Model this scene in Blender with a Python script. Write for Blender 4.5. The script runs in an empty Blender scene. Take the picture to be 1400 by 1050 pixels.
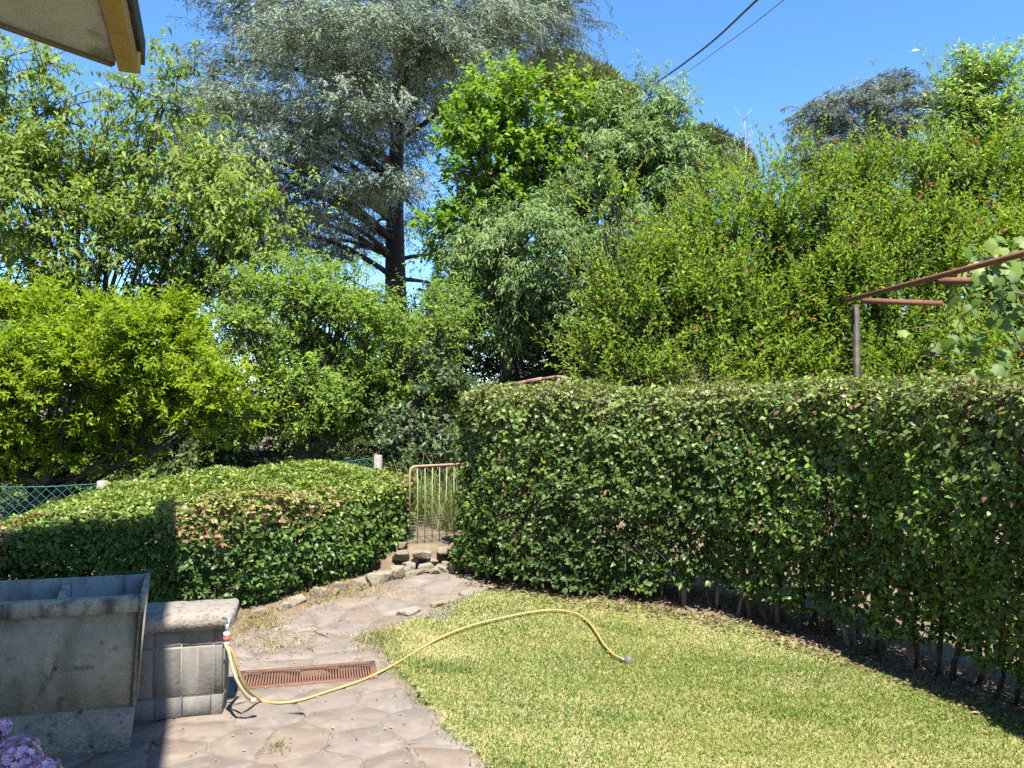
import bpy, bmesh, math, random
import numpy as np
from mathutils import Vector, Matrix

# ------------------------------------------------------------------ camera, sky, sun, exposure
scene = bpy.context.scene
COL = scene.collection
F = 1057.0                      # focal length in pixels of the 1400 px wide photograph
PITCH = math.atan(35.0 / F)
CAM_Z = 1.75
cam_d = bpy.data.cameras.new('camera')
cam_d.sensor_width = 36.0
cam_d.lens = 36.0 * F / 1400.0
cam_d.clip_start = 0.05
cam_d.clip_end = 2000.0
cam = bpy.data.objects.new('camera', cam_d)
COL.objects.link(cam)
cam.location = (0, 0, CAM_Z)
cam.rotation_euler = (math.radians(90) + PITCH, 0, 0)
scene.camera = cam

SUN = Vector((0.286, -1.0, 1.95)).normalized()      # towards the sun
sun_el = math.asin(SUN.z)
sun_az = math.atan2(SUN.x, SUN.y)
world = bpy.data.worlds.new('World')
scene.world = world
world.use_nodes = True
wn = world.node_tree
sky = wn.nodes.new('ShaderNodeTexSky')
sky.sky_type = 'NISHITA'
sky.sun_disc = False
sky.sun_elevation = sun_el
sky.sun_rotation = sun_az
sky.altitude = 200
sky.air_density = 1.0
sky.dust_density = 0.0
sky.ozone_density = 6.0
bg = wn.nodes['Background']
bg.inputs['Strength'].default_value = 0.12
hsv = wn.nodes.new('ShaderNodeHueSaturation')
hsv.inputs['Saturation'].default_value = 1.14
wn.links.new(sky.outputs[0], hsv.inputs['Color'])
wn.links.new(hsv.outputs[0], bg.inputs[0])
sun_d = bpy.data.lights.new('sun', 'SUN')
sun_d.energy = 5.0
sun_d.angle = math.radians(0.5)
sun_d.color = (1.0, 0.94, 0.84)
sun_o = bpy.data.objects.new('sun', sun_d)
COL.objects.link(sun_o)
sun_o.location = (0, 0, 30)
sun_o.rotation_euler = SUN.to_track_quat('Z', 'Y').to_euler()

scene.view_settings.view_transform = 'Standard'
scene.view_settings.look = 'None'
scene.view_settings.exposure = 1.38
scene.view_settings.gamma = 1.0
scene.view_settings.use_curve_mapping = False
scene.cycles.use_denoising = False
scene.cycles.max_bounces = 5
scene.cycles.diffuse_bounces = 3
scene.cycles.glossy_bounces = 1
scene.cycles.transmission_bounces = 2

# ------------------------------------------------------------------ helpers
def P(px, py, Y):
    """world point seen at a photograph pixel, at depth Y (calibrated once from the photograph)"""
    u = (px - 700.0) / F
    v = (525.0 - py) / F
    d = np.array([u, math.cos(PITCH) - v * math.sin(PITCH), math.sin(PITCH) + v * math.cos(PITCH)])
    return np.array([0, 0, CAM_Z]) + d * (Y / d[1])

def sst(a, b, x):
    t = np.clip((np.asarray(x, float) - a) / (b - a), 0, 1)
    return t * t * (3 - 2 * t)

def gz(x, y):
    """height of the ground"""
    x = np.asarray(x, float); y = np.asarray(y, float)
    z = 0.22 * sst(5.4, 7.4, y)
    w = sst(-2.3, -1.5, x) * (1 - sst(-0.2, 0.6, x))
    z = z + 0.22 * (w * sst(7.42, 7.6, y) + (1 - w) * sst(7.4, 9.2, y))
    z = z + sst(8.8, 13.5, y) * (0.7 + 1.4 * sst(-2.6, 1.2, x)) + sst(13.5, 50, y) * 1.8
    z = z - 0.25 * sst(-3.0, -6.0, x) * 0 - 0.15 * (1 - sst(-6.5, -3.0, x)) * sst(4.5, 6.0, y)
    return z

def nz(p, s, seed=0):
    """cheap smooth noise in about -1..1"""
    r = np.random.default_rng(1000 + seed)
    out = 0
    for k in range(5):
        d = r.normal(size=3); d /= np.linalg.norm(d)
        out = out + np.sin((p @ d) * s * (0.7 + 0.45 * k) + r.uniform(0, 6.28)) / (1 + 0.35 * k)
    return out / 2.6

def unit(v):
    return v / np.maximum(np.linalg.norm(v, axis=-1, keepdims=True), 1e-9)

def mesh_obj(name, verts, faces, mat, parent=None, cols=None, smooth=False):
    """faces: list of (n,k) int arrays"""
    me = bpy.data.meshes.new(name)
    verts = np.asarray(verts, np.float32)
    faces = [np.asarray(f, np.int32) for f in faces if len(f)]
    me.vertices.add(len(verts))
    me.vertices.foreach_set('co', verts.ravel())
    loops = np.concatenate([f.ravel() for f in faces])
    tot = np.concatenate([np.full(len(f), f.shape[1], np.int32) for f in faces])
    start = np.concatenate([[0], np.cumsum(tot)[:-1]]).astype(np.int32)
    me.loops.add(len(loops))
    me.loops.foreach_set('vertex_index', loops)
    me.polygons.add(len(tot))
    me.polygons.foreach_set('loop_start', start)
    if smooth:
        me.polygons.foreach_set('use_smooth', np.ones(len(tot), bool))
    if cols is not None:
        at = me.attributes.new('tint', 'FLOAT_COLOR', 'POINT')
        c4 = np.ones((len(verts), 4), np.float32)
        c4[:, :3] = cols
        at.data.foreach_set('color', c4.ravel())
    me.update(calc_edges=True)
    me.validate()
    if mat is not None:
        me.materials.append(mat)
    o = bpy.data.objects.new(name, me)
    COL.objects.link(o)
    if parent is not None:
        o.parent = parent
    return o

def link_mesh(name, me, parent=None):
    o = bpy.data.objects.new(name, me)
    COL.objects.link(o)
    if parent is not None:
        o.parent = parent
    return o

def tag(o, label=None, cat=None, group=None, kind=None):
    if label: o['label'] = label
    if cat: o['category'] = cat
    if group: o['group'] = group
    if kind: o['kind'] = kind
    return o

def empty(name, loc=(0, 0, 0), rz=0.0):
    o = bpy.data.objects.new(name, None)
    COL.objects.link(o)
    o.location = tuple(float(c) for c in loc)
    o.rotation_euler = (0, 0, rz)
    o.empty_display_size = 0.2
    return o

class MB:
    """collects shapes into one mesh"""
    def __init__(self):
        self.v = []; self.f3 = []; self.f4 = []; self.c = []; self.n = 0
    def add(self, v, f3=None, f4=None, c=None):
        v = np.asarray(v, float)
        self.v.append(v)
        if f3 is not None and len(f3): self.f3.append(np.asarray(f3) + self.n)
        if f4 is not None and len(f4): self.f4.append(np.asarray(f4) + self.n)
        if c is not None:
            c = np.asarray(c, float)
            self.c.append(np.broadcast_to(c, (len(v), 3)) if c.ndim == 1 else c)
        self.n += len(v)
    def box(self, x0, x1, y0, y1, z0, z1, bev=0.0, rng=None, jit=0.0):
        v, f4 = box_arrays(x0, x1, y0, y1, z0, z1, bev)
        if rng is not None and jit: v = v + rng.normal(size=v.shape) * jit
        f3 = [f for f in f4 if len(f) == 3]; q = [f for f in f4 if len(f) == 4]
        self.add(v, f3, q)
    def tube(self, pts, rad, sides=6, c=None, cap=True):
        v, q, t = tube_arrays(np.asarray(pts, float), rad, sides, cap)
        self.add(v, t, q, c)
    def build(self, name, mat, parent=None, smooth=False):
        v = np.concatenate(self.v)
        fs = []
        if self.f3: fs.append(np.concatenate(self.f3))
        if self.f4: fs.append(np.concatenate(self.f4))
        c = np.concatenate(self.c) if self.c else None
        return mesh_obj(name, v, fs, mat, parent, c, smooth)

def box_arrays(x0, x1, y0, y1, z0, z1, b=0.0):
    if b <= 0:
        v = np.array([[x, y, z] for z in (z0, z1) for y in (y0, y1) for x in (x0, x1)], float)
        f = [[0, 2, 3, 1], [4, 5, 7, 6], [0, 1, 5, 4], [2, 6, 7, 3], [0, 4, 6, 2], [1, 3, 7, 5]]
        return v, f
    X = (x0, x1); Y = (y0, y1); Z = (z0, z1)
    v = []; idx = {}
    for i in (0, 1):
        for j in (0, 1):
            for k in (0, 1):
                sx = b if i == 0 else -b; sy = b if j == 0 else -b; sz = b if k == 0 else -b
                idx[i, j, k] = len(v)
                v += [[X[i], Y[j] + sy, Z[k] + sz], [X[i] + sx, Y[j], Z[k] + sz], [X[i] + sx, Y[j] + sy, Z[k]]]
    f = []
    g = lambda i, j, k, a: idx[i, j, k] + a
    for i in (0, 1):
        q = [g(i, 0, 0, 0), g(i, 1, 0, 0), g(i, 1, 1, 0), g(i, 0, 1, 0)]; f.append(q if i else q[::-1])
        q = [g(0, i, 0, 1), g(0, i, 1, 1), g(1, i, 1, 1), g(1, i, 0, 1)]; f.append(q if i else q[::-1])
        q = [g(0, 0, i, 2), g(1, 0, i, 2), g(1, 1, i, 2), g(0, 1, i, 2)]; f.append(q if i else q[::-1])
    for i in (0, 1):
        for j in (0, 1):
            s = (i == j)
            q = [g(i, j, 0, 0), g(i, j, 1, 0), g(i, j, 1, 1), g(i, j, 0, 1)]; f.append(q[::-1] if s else q)
            q = [g(i, 0, j, 0), g(i, 1, j, 0), g(i, 1, j, 2), g(i, 0, j, 2)]; f.append(q if s else q[::-1])
            q = [g(0, i, j, 1), g(1, i, j, 1), g(1, i, j, 2), g(0, i, j, 2)]; f.append(q[::-1] if s else q)
            for k in (0, 1):
                t = [g(i, j, k, 0), g(i, j, k, 1), g(i, j, k, 2)]
                f.append(t if (i + j + k) % 2 else t[::-1])
    return np.array(v, float), f

def tube_arrays(pts, rad, sides=6, cap=True):
    n = len(pts)
    rad = np.broadcast_to(np.asarray(rad, float), (n,))
    tan = unit(np.gradient(pts, axis=0))
    ref = np.array([0.0, 0.0, 1.0])
    if abs(tan[:, 2]).mean() > 0.8: ref = np.array([1.0, 0.0, 0.0])
    s = unit(np.cross(tan, ref)); b = np.cross(s, tan)
    a = np.linspace(0, 2 * np.pi, sides, endpoint=False)
    v = pts[:, None] + rad[:, None, None] * (np.cos(a)[None, :, None] * s[:, None] + np.sin(a)[None, :, None] * b[:, None])
    v = v.reshape(-1, 3)
    i = np.arange(n - 1)[:, None] * sides; j = np.arange(sides)[None]; k = (j + 1) % sides
    q = np.stack([i + j, i + k, i + sides + k, i + sides + j], -1).reshape(-1, 4)
    t = []
    if cap:
        v = np.concatenate([v, pts[:1], pts[-1:]])
        c0 = n * sides; c1 = c0 + 1
        for j in range(sides):
            t.append([c0, (j + 1) % sides, j]); t.append([c1, (n - 1) * sides + j, (n - 1) * sides + (j + 1) % sides])
    return v, q, t

def twig_arrays(pts, r0, r1):
    """pts (N,K,3): N thin three-sided twigs"""
    N, K, _ = pts.shape
    tan = unit(np.gradient(pts, axis=1))
    s = unit(np.cross(tan, np.array([0.31, 0.2, 0.93]))); b = np.cross(s, tan)
    a = np.array([0, 2.0944, 4.18879])
    rad = (np.linspace(0, 1, K)[None] * (r1 - r0) + r0)[..., None, None] if np.isscalar(r0) else (r0[:, None] + (r1 - r0)[:, None] * np.linspace(0, 1, K)[None])[..., None, None]
    v = pts[:, :, None] + rad * (np.cos(a)[None, None, :, None] * s[:, :, None] + np.sin(a)[None, None, :, None] * b[:, :, None])
    v = v.reshape(-1, 3)
    i = np.arange(N)[:, None, None] * K * 3 + np.arange(K - 1)[None, :, None] * 3
    j = np.arange(3)[None, None]; k = (j + 1) % 3
    q = np.stack([i + j, i + k, i + 3 + k, i + 3 + j], -1).reshape(-1, 4)
    return v, q

def leaf_arrays(pos, axis, nrm, L, W, shape='kite', curl=0.15, fold=0.25):
    """many leaves: returns verts, tris, verts per leaf"""
    N = len(pos)
    a = unit(axis)
    n = unit(nrm - (nrm * a).sum(1, keepdims=True) * a)
    s = np.cross(a, n)
    L = np.broadcast_to(np.asarray(L, float), (N,))[:, None]; W = np.broadcast_to(np.asarray(W, float), (N,))[:, None]
    if shape == 'kite':
        v = np.stack([pos,
                      pos + a * L * .45 + s * W * .5 + n * W * fold,
                      pos + a * L - n * L * curl,
                      pos + a * L * .45 - s * W * .5 + n * W * fold], 1)
        f = np.array([[0, 1, 2], [0, 2, 3]])
    elif shape == 'needle':
        v = np.stack([pos - s * W * .35, pos + s * W * .35 + a * L * .1, pos + a * L - n * L * curl], 1)
        f = np.array([[0, 1, 2]])
    else:
        v = np.stack([pos,
                      pos + a * L * .30 + s * W * .46 + n * W * fold,
                      pos + a * L * .30 - s * W * .46 + n * W * fold,
                      pos + a * L * .68 + s * W * .40 + n * (W * fold - L * curl * .3),
                      pos + a * L * .68 - s * W * .40 + n * (W * fold - L * curl * .3),
                      pos + a * L - n * L * curl], 1)
        f = np.array([[0, 1, 2], [2, 1, 3], [2, 3, 4], [4, 3, 5]])
    k = v.shape[1]
    fa = (np.arange(N)[:, None, None] * k + f[None]).reshape(-1, 3)
    return v.reshape(-1, 3), fa, k

# ------------------------------------------------------------------ materials
def new_mat(name):
    m = bpy.data.materials.new(name)
    m.use_nodes = True
    nt = m.node_tree
    return m, nt, nt.nodes['Principled BSDF']

def leaf_mat(name, rough=0.45, trans=0.3, spec=0.5, tcol=(1.15, 1.25, 0.5)):
    m, nt, pb = new_mat(name)
    at = nt.nodes.new('ShaderNodeAttribute'); at.attribute_name = 'tint'
    nt.links.new(at.outputs['Color'], pb.inputs['Base Color'])
    pb.inputs['Roughness'].default_value = rough
    pb.inputs['Specular IOR Level'].default_value = spec
    tr = nt.nodes.new('ShaderNodeBsdfTranslucent')
    mx = nt.nodes.new('ShaderNodeMix'); mx.data_type = 'RGBA'; mx.blend_type = 'MULTIPLY'
    mx.inputs[0].default_value = 1.0
    nt.links.new(at.outputs['Color'], mx.inputs[6])
    mx.inputs[7].default_value = (*tcol, 1)
    nt.links.new(mx.outputs[2], tr.inputs['Color'])
    ms = nt.nodes.new('ShaderNodeMixShader'); ms.inputs[0].default_value = trans
    nt.links.new(pb.outputs[0], ms.inputs[1]); nt.links.new(tr.outputs[0], ms.inputs[2])
    nt.links.new(ms.outputs[0], nt.nodes['Material Output'].inputs['Surface'])
    return m

def surf_mat(name, cols, scale=4.0, rough=0.85, bump=0.3, bscale=40.0, detail=6.0, spread=(0.3, 0.7), per_object=0.0, metallic=0.0, spec=0.3, tint=False, bdist=0.01, speck=None, world=False, streak=None):
    """noise-mottled surface; cols: list of colours along a ramp"""
    m, nt, pb = new_mat(name)
    N = nt.nodes.new; Lk = nt.links.new
    tc = N('ShaderNodeTexCoord')
    if world:
        ge = N('ShaderNodeNewGeometry'); coord = ge.outputs['Position']
    else:
        coord = tc.outputs['Object']
    no = N('ShaderNodeTexNoise'); no.inputs['Scale'].default_value = scale; no.inputs['Detail'].default_value = detail
    no.inputs['Roughness'].default_value = 0.62
    Lk(coord, no.inputs['Vector'])
    ra = N('ShaderNodeValToRGB')
    cr = ra.color_ramp
    while len(cr.elements) < len(cols): cr.elements.new(0.5)
    for i, c in enumerate(cols):
        cr.elements[i].position = spread[0] + (spread[1] - spread[0]) * i / max(1, len(cols) - 1)
        cr.elements[i].color = (*c, 1)
    Lk(no.outputs['Fac'], ra.inputs['Fac'])
    out = ra.outputs['Color']
    if per_object:
        oi = N('ShaderNodeObjectInfo')
        hs = N('ShaderNodeHueSaturation')
        mr = N('ShaderNodeMapRange'); mr.inputs['To Min'].default_value = 1 - per_object; mr.inputs['To Max'].default_value = 1 + per_object
        Lk(oi.outputs['Random'], mr.inputs['Value']); Lk(mr.outputs[0], hs.inputs['Value'])
        mm = N('ShaderNodeMath'); mm.operation = 'FRACT'
        m7 = N('ShaderNodeMath'); m7.operation = 'MULTIPLY'; m7.inputs[1].default_value = 7.31
        Lk(oi.outputs['Random'], m7.inputs[0]); Lk(m7.outputs[0], mm.inputs[0])
        m2 = N('ShaderNodeMapRange'); m2.inputs['To Min'].default_value = 0.75; m2.inputs['To Max'].default_value = 1.15
        Lk(mm.outputs[0], m2.inputs['Value']); Lk(m2.outputs[0], hs.inputs['Saturation'])
        Lk(out, hs.inputs['Color']); out = hs.outputs['Color']
    if speck:
        n3 = N('ShaderNodeTexNoise'); n3.inputs['Scale'].default_value = speck[0]; n3.inputs['Detail'].default_value = 3
        Lk(coord, n3.inputs['Vector'])
        r3 = N('ShaderNodeValToRGB'); r3.color_ramp.elements[0].position = speck[1]; r3.color_ramp.elements[1].position = speck[2]
        Lk(n3.outputs['Fac'], r3.inputs['Fac'])
        mx = N('ShaderNodeMix'); mx.data_type = 'RGBA'
        Lk(r3.outputs['Color'], mx.inputs[0]); Lk(out, mx.inputs[6]); mx.inputs[7].default_value = (*speck[3], 1)
        out = mx.outputs[2]
    if streak:
        mp = N('ShaderNodeMapping'); mp.inputs['Scale'].default_value = (streak[0], streak[0], streak[0] * .07)
        Lk(coord, mp.inputs['Vector'])
        n4 = N('ShaderNodeTexNoise'); n4.inputs['Scale'].default_value = 1.0; n4.inputs['Detail'].default_value = 4
        Lk(mp.outputs[0], n4.inputs['Vector'])
        r4 = N('ShaderNodeValToRGB'); r4.color_ramp.elements[0].position = .5; r4.color_ramp.elements[1].position = .72
        r4.color_ramp.elements[1].color = (streak[2], streak[2], streak[2], 1)
        Lk(n4.outputs['Fac'], r4.inputs['Fac'])
        mx = N('ShaderNodeMix'); mx.data_type = 'RGBA'
        Lk(r4.outputs['Color'], mx.inputs[0]); Lk(out, mx.inputs[6]); mx.inputs[7].default_value = (*streak[1], 1)
        out = mx.outputs[2]
    if tint:
        at = N('ShaderNodeAttribute'); at.attribute_name = 'tint'
        mx = N('ShaderNodeMix'); mx.data_type = 'RGBA'; mx.blend_type = 'MULTIPLY'; mx.inputs[0].default_value = 1
        Lk(out, mx.inputs[6]); Lk(at.outputs['Color'], mx.inputs[7]); out = mx.outputs[2]
    Lk(out, pb.inputs['Base Color'])
    pb.inputs['Roughness'].default_value = rough
    pb.inputs['Metallic'].default_value = metallic
    pb.inputs['Specular IOR Level'].default_value = spec
    if bump:
        n2 = N('ShaderNodeTexNoise'); n2.inputs['Scale'].default_value = bscale; n2.inputs['Detail'].default_value = 5
        Lk(coord, n2.inputs['Vector'])
        bu = N('ShaderNodeBump'); bu.inputs['Strength'].default_value = bump; bu.inputs['Distance'].default_value = bdist
        Lk(n2.outputs['Fac'], bu.inputs['Height']); Lk(bu.outputs[0], pb.inputs['Normal'])
    return m

M = {}
M['leaf_gloss'] = leaf_mat('glossy leaf', 0.42, 0.26, 0.32)
M['leaf'] = leaf_mat('leaf', 0.55, 0.48, 0.3)
M['leaf_matt'] = leaf_mat('matt leaf', 0.62, 0.3, 0.3)
M['needle'] = leaf_mat('needle', 0.65, 0.25, 0.1, (1, 1, .8))
M['grass'] = leaf_mat('grass blade', 0.6, 0.3, 0.25, (1.1, 1.1, .6))
M['petal'] = leaf_mat('petal', 0.6, 0.3, 0.3, (1, .9, 1.0))
M['bark'] = surf_mat('bark', [(.035, .028, .022), (.09, .075, .06), (.05, .04, .033)], 9, .95, .8, 30, bdist=.03)
M['bark_grey'] = surf_mat('grey bark', [(.10, .09, .075), (.2, .18, .15), (.13, .115, .095)], 9, .95, .7, 35, bdist=.02)
M['bark_cedar'] = surf_mat('cedar bark', [(.012, .0105, .010), (.03, .026, .024)], 6, .95, .9, 14, bdist=.06)
M['soil'] = surf_mat('soil', [(.10, .075, .05), (.19, .145, .095), (.13, .10, .065), (.24, .19, .12)], 1.7, .95, .7, 60, bdist=.02)
M['thatch'] = surf_mat('lawn thatch', [(.20, .19, .075), (.32, .27, .13), (.24, .23, .085), (.36, .30, .17)], 2.3, .95, .6, 90, bdist=.015)
M['mortar'] = surf_mat('mortar', [(.12, .096, .077), (.215, .18, .143), (.145, .117, .093), (.29, .25, .20)], 2.2, .95, .5, 70, world=True, detail=9)
M['flag'] = surf_mat('flagstone', [(.125, .098, .08), (.205, .166, .136), (.16, .129, .105), (.25, .208, .168)], 2.6, .92, .32, 55, per_object=.06, bdist=.01, speck=(7, .52, .74, (.24, .205, .16)), world=True, detail=9)
M['rock'] = surf_mat('edging rock', [(.13, .105, .075), (.25, .21, .155), (.18, .15, .11), (.31, .27, .205)], 9, .95, .6, 26, per_object=.15, bdist=.02)
M['concrete'] = surf_mat('old concrete', streak=(9, (.13, .105, .07), .7), cols= [(.23, .20, .145), (.37, .325, .238), (.29, .252, .185), (.41, .365, .266)], scale=3.2, rough=.92, bump=.45, bscale=50, bdist=.01, speck=(11, .62, .78, (.09, .085, .075)))
M['concrete_rim'] = surf_mat('lichen concrete', streak=(16, (.05, .046, .036), .85), cols= [(.13, .118, .09), (.36, .325, .25), (.22, .20, .152)], scale=12, rough=.95, bump=.6, bscale=60, bdist=.012, spread=(.32, .66))
M['concrete_base'] = surf_mat('rough concrete', [(.15, .135, .105), (.30, .265, .205), (.21, .186, .142)], 6, .95, .9, 26, bdist=.03, speck=(15, .6, .75, (.07, .065, .055)))
M['basin'] = surf_mat('basin concrete', streak=(13, (.06, .058, .05), .7), cols= [(.19, .188, .17), (.29, .285, .26), (.23, .228, .205)], scale=3, rough=.8, bump=.25, bscale=50, speck=(17, .6, .75, (.06, .06, .055)))
M['cap'] = surf_mat('granite cap', [(.10, .09, .078), (.27, .24, .205), (.17, .15, .125)], 22, .92, .6, 60, bdist=.012, spread=(.32, .68), speck=(9, .6, .75, (.16, .14, .11)))
M['block'] = surf_mat('grey block', streak=(14, (.24, .22, .185), .5), cols= [(.13, .122, .108), (.19, .178, .158), (.155, .145, .128)], scale=5, rough=.85, bump=.3, bscale=45, per_object=.12)
M['joint'] = surf_mat('joint mortar', [(.22, .20, .17), (.29, .265, .23)], 15, .95, .4, 80)
M['rust'] = surf_mat('rusty iron', [(.10, .045, .03), (.22, .09, .055), (.15, .065, .04), (.26, .13, .085)], 16, .85, .5, 90, bdist=.004)
M['rust_pale'] = surf_mat('pale rusty paint', [(.30, .17, .11), (.42, .27, .18), (.24, .12, .075)], 14, .8, .4, 90, bdist=.003)
M['rust_drain'] = surf_mat('rusty drain bar', [(.10, .05, .036), (.19, .10, .07), (.14, .07, .05)], 18, .85, .3, 90, bdist=.003)
M['dark_post'] = surf_mat('dark painted post', [(.02, .018, .018), (.055, .047, .045), (.10, .07, .058)], 10, .6, .3, 60, bdist=.003)
M['wire'] = surf_mat('grey wire', [(.22, .2, .17), (.32, .29, .25)], 20, .6, 0)
M['mesh_green'] = surf_mat('green plastic wire', [(.03, .16, .14), (.05, .22, .19)], 9, .45, 0, spec=.5)
M['post_concrete'] = surf_mat('concrete post', [(.24, .225, .20), (.34, .325, .29)], 18, .9, .4, 80)
M['hose'] = surf_mat('yellow hose', [(.37, .25, .085), (.45, .33, .13)], 6, .5, .1, 60, spec=.4)
M['hose_grey'] = surf_mat('faded hose', [(.36, .31, .19), (.45, .39, .26)], 6, .55, .1, 60, spec=.4)
M['chrome'] = surf_mat('tap metal', [(.55, .55, .53), (.7, .7, .68)], 30, .3, 0, metallic=.9, spec=.5)
M['white'] = surf_mat('white plastic', [(.7, .68, .64), (.8, .78, .75)], 10, .45, 0)
M['red'] = surf_mat('red plastic', [(.55, .09, .05), (.62, .13, .08)], 10, .5, 0)
M['grey_plastic'] = surf_mat('grey plastic', [(.10, .10, .098), (.15, .15, .145)], 15, .5, .1, 60)
M['pink'] = surf_mat('pink fitting', [(.65, .33, .28), (.7, .4, .34)], 10, .5, 0)
M['soffit'] = surf_mat('stained plaster soffit', [(.36, .33, .26), (.58, .54, .45), (.66, .62, .53), (.46, .42, .34)], 1.6, .92, .25, 40, spread=(.28, .72), speck=(3.1, .6, .8, (.15, .13, .1)))
M['ochre'] = surf_mat('ochre board', [(.42, .24, .06), (.52, .31, .09), (.46, .27, .07)], 3, .7, .15, 60)
M['plaster'] = surf_mat('ochre plaster', [(.46, .36, .2), (.52, .42, .25)], 2, .92, .3, 50)
M['tile'] = surf_mat('terracotta', [(.24, .11, .07), (.36, .19, .13), (.28, .15, .10)], 9, .9, .4, 50, per_object=.12)
M['brickwall'] = surf_mat('garden wall render', [(.16, .12, .10), (.26, .21, .17)], 6, .95, .5, 40)
M['cable'] = surf_mat('black cable', [(.02, .02, .022), (.035, .035, .037)], 10, .6, 0)
M['cable_grey'] = surf_mat('grey cable', [(.12, .13, .16), (.17, .18, .2)], 10, .6, 0)
M['glass'] = surf_mat('window glass', [(.02, .025, .03), (.03, .035, .04)], 2, .08, 0, spec=.6)
M['shutter'] = surf_mat('green shutter', [(.03, .07, .045), (.04, .09, .055)], 4, .6, .1, 40)
M['dead'] = surf_mat('dead wood', [(.34, .30, .27), (.48, .43, .39)], 9, .9, .3, 40)

rng = np.random.default_rng(7)
TH = math.radians(14.0)                       # the house and what aligns with it are turned by 14 degrees
VX = np.array([math.cos(TH), math.sin(TH)])   # along the house front
UX = np.array([math.sin(TH), -math.cos(TH)])  # towards the camera

# ------------------------------------------------------------------ ground
def in_poly(x, y, poly):
    x = np.asarray(x); y = np.asarray(y)
    c = np.zeros(x.shape, bool)
    n = len(poly)
    for i in range(n):
        x0, y0 = poly[i]; x1, y1 = poly[(i + 1) % n]
        cond = ((y0 > y) != (y1 > y)) & (x < (x1 - x0) * (y - y0) / (y1 - y0 + 1e-12) + x0)
        c ^= cond
    return c

PATIO = [(-7.0, -4.0), (1.2, -4.0), (0.6, 1.5), (0.12, 3.2), (-.07, 3.78), (-.37, 4.35), (-.64, 5.0), (-.92, 5.6), (-1.0, 6.0),
         (-.62, 6.38), (-.36, 6.66), (-.2, 6.78), (-.16, 7.2), (-.6, 7.38), (-.98, 7.16), (-1.5, 6.62), (-2.0, 6.12), (-2.25, 5.4), (-7.0, 4.6)]
LAWN = [(1.2, -4.0), (0.6, 1.5), (0.12, 3.2), (-.07, 3.78), (-.37, 4.35), (-.64, 5.0), (-.92, 5.6), (-1.0, 6.0),
        (-.62, 6.38), (-.36, 6.66), (-.2, 6.78), (.05, 6.72), (.70, 6.58), (1.34, 6.38), (1.82, 6.1), (2.26, 5.62), (2.6, 5.1), (2.9, 4.4), (3.12, 3.4), (3.25, 1.0), (3.4, -4.0)]
GR_C = np.array([-1.34, 5.15]); GR_L = .43; GR_W = .15     # drain grate centre and half sizes
def in_grate(x, y, m=0.0):
    dx = x - GR_C[0]; dy = y - GR_C[1]
    a = dx * VX[0] + dy * VX[1]; b = dx * UX[0] + dy * UX[1]
    return (abs(a) < GR_L + m) & (abs(b) < GR_W + m)

def axis_coords(lo, hi, fine_lo, fine_hi, fine, grow=1.35):
    c = list(np.arange(fine_lo, fine_hi + fine / 2, fine))
    s = fine; x = fine_hi
    while x < hi:
        s *= grow; x += s; c.append(x)
    s = fine; x = fine_lo; left = []
    while x > lo:
        s *= grow; x -= s; left.append(x)
    return np.array(left[::-1] + c)

gx = axis_coords(-600, 600, -8, 8, .16); gy = axis_coords(-300, 900, -2, 16, .16)
GX, GY = np.meshgrid(gx, gy)
Zg = gz(GX, GY)
wob = nz(np.stack([GX.ravel(), GY.ravel(), 0 * GX.ravel()], 1), 2.3, 3).reshape(GX.shape) * .03 * sst(6.5, 8, GY)
Zg = Zg + wob - 0.09 * in_poly(GX, GY, PATIO) - 0.02 * in_poly(GX, GY, LAWN)
nxg, nyg = len(gx), len(gy)
ii = np.arange(nyg - 1)[:, None] * nxg + np.arange(nxg - 1)[None]
q = np.stack([ii, ii + 1, ii + nxg + 1, ii + nxg], -1).reshape(-1, 4)
ground = mesh_obj('ground', np.stack([GX.ravel(), GY.ravel(), Zg.ravel()], 1), [q], M['soil'], smooth=True)
tag(ground, 'bare brown earth of the garden under the hedges and trees', 'ground', kind='structure')

def sheet(name, poly, step, dz, mat, hole=None, jag=0.0):
    xs = [p[0] for p in poly]; ys = [p[1] for p in poly]
    gx = np.arange(min(xs), max(xs) + step, step); gy = np.arange(max(min(ys), -4), max(ys) + step, step)
    X, Y = np.meshgrid(gx, gy)
    cx = X[:-1, :-1] + step / 2; cy = Y[:-1, :-1] + step / 2
    keep = in_poly(cx, cy, poly)
    if hole is not None: keep &= ~hole(cx, cy)
    n = len(gx)
    ii = np.arange(len(gy) - 1)[:, None] * n + np.arange(n - 1)[None]
    q = np.stack([ii, ii + 1, ii + n + 1, ii + n], -1)[keep]
    used = np.unique(q)
    remap = np.zeros(X.size, int); remap[used] = np.arange(len(used))
    v = np.stack([X.ravel(), Y.ravel(), gz(X, Y).ravel() + dz], 1)[used]
    v[:, 2] += nz(v, 5.0, 9) * .004
    return mesh_obj(name, v, [remap[q]], mat, smooth=True)

lawn = sheet('lawn', LAWN, .04, .004, M['thatch'])
tag(lawn, 'short sun-bleached lawn curving between paving and tall hedge', 'lawn', kind='structure')
patio = sheet('patio', PATIO, .06, -.0022, M['mortar'], hole=lambda x, y: in_grate(x, y, -.01))
tag(patio, 'crazy paving of pinkish brown stone with a path rising to the gate', 'paving', kind='structure')

# crazy paving: every stone a piece of its own
def clip(poly, p, n):
    out = []
    for i in range(len(poly)):
        a = poly[i]; b = poly[(i + 1) % len(poly)]
        da = (a - p) @ n; db = (b - p) @ n
        if da <= 0: out.append(a)
        if (da < 0 < db) or (db < 0 < da): out.append(a + (b - a) * da / (da - db))
    return out

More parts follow.
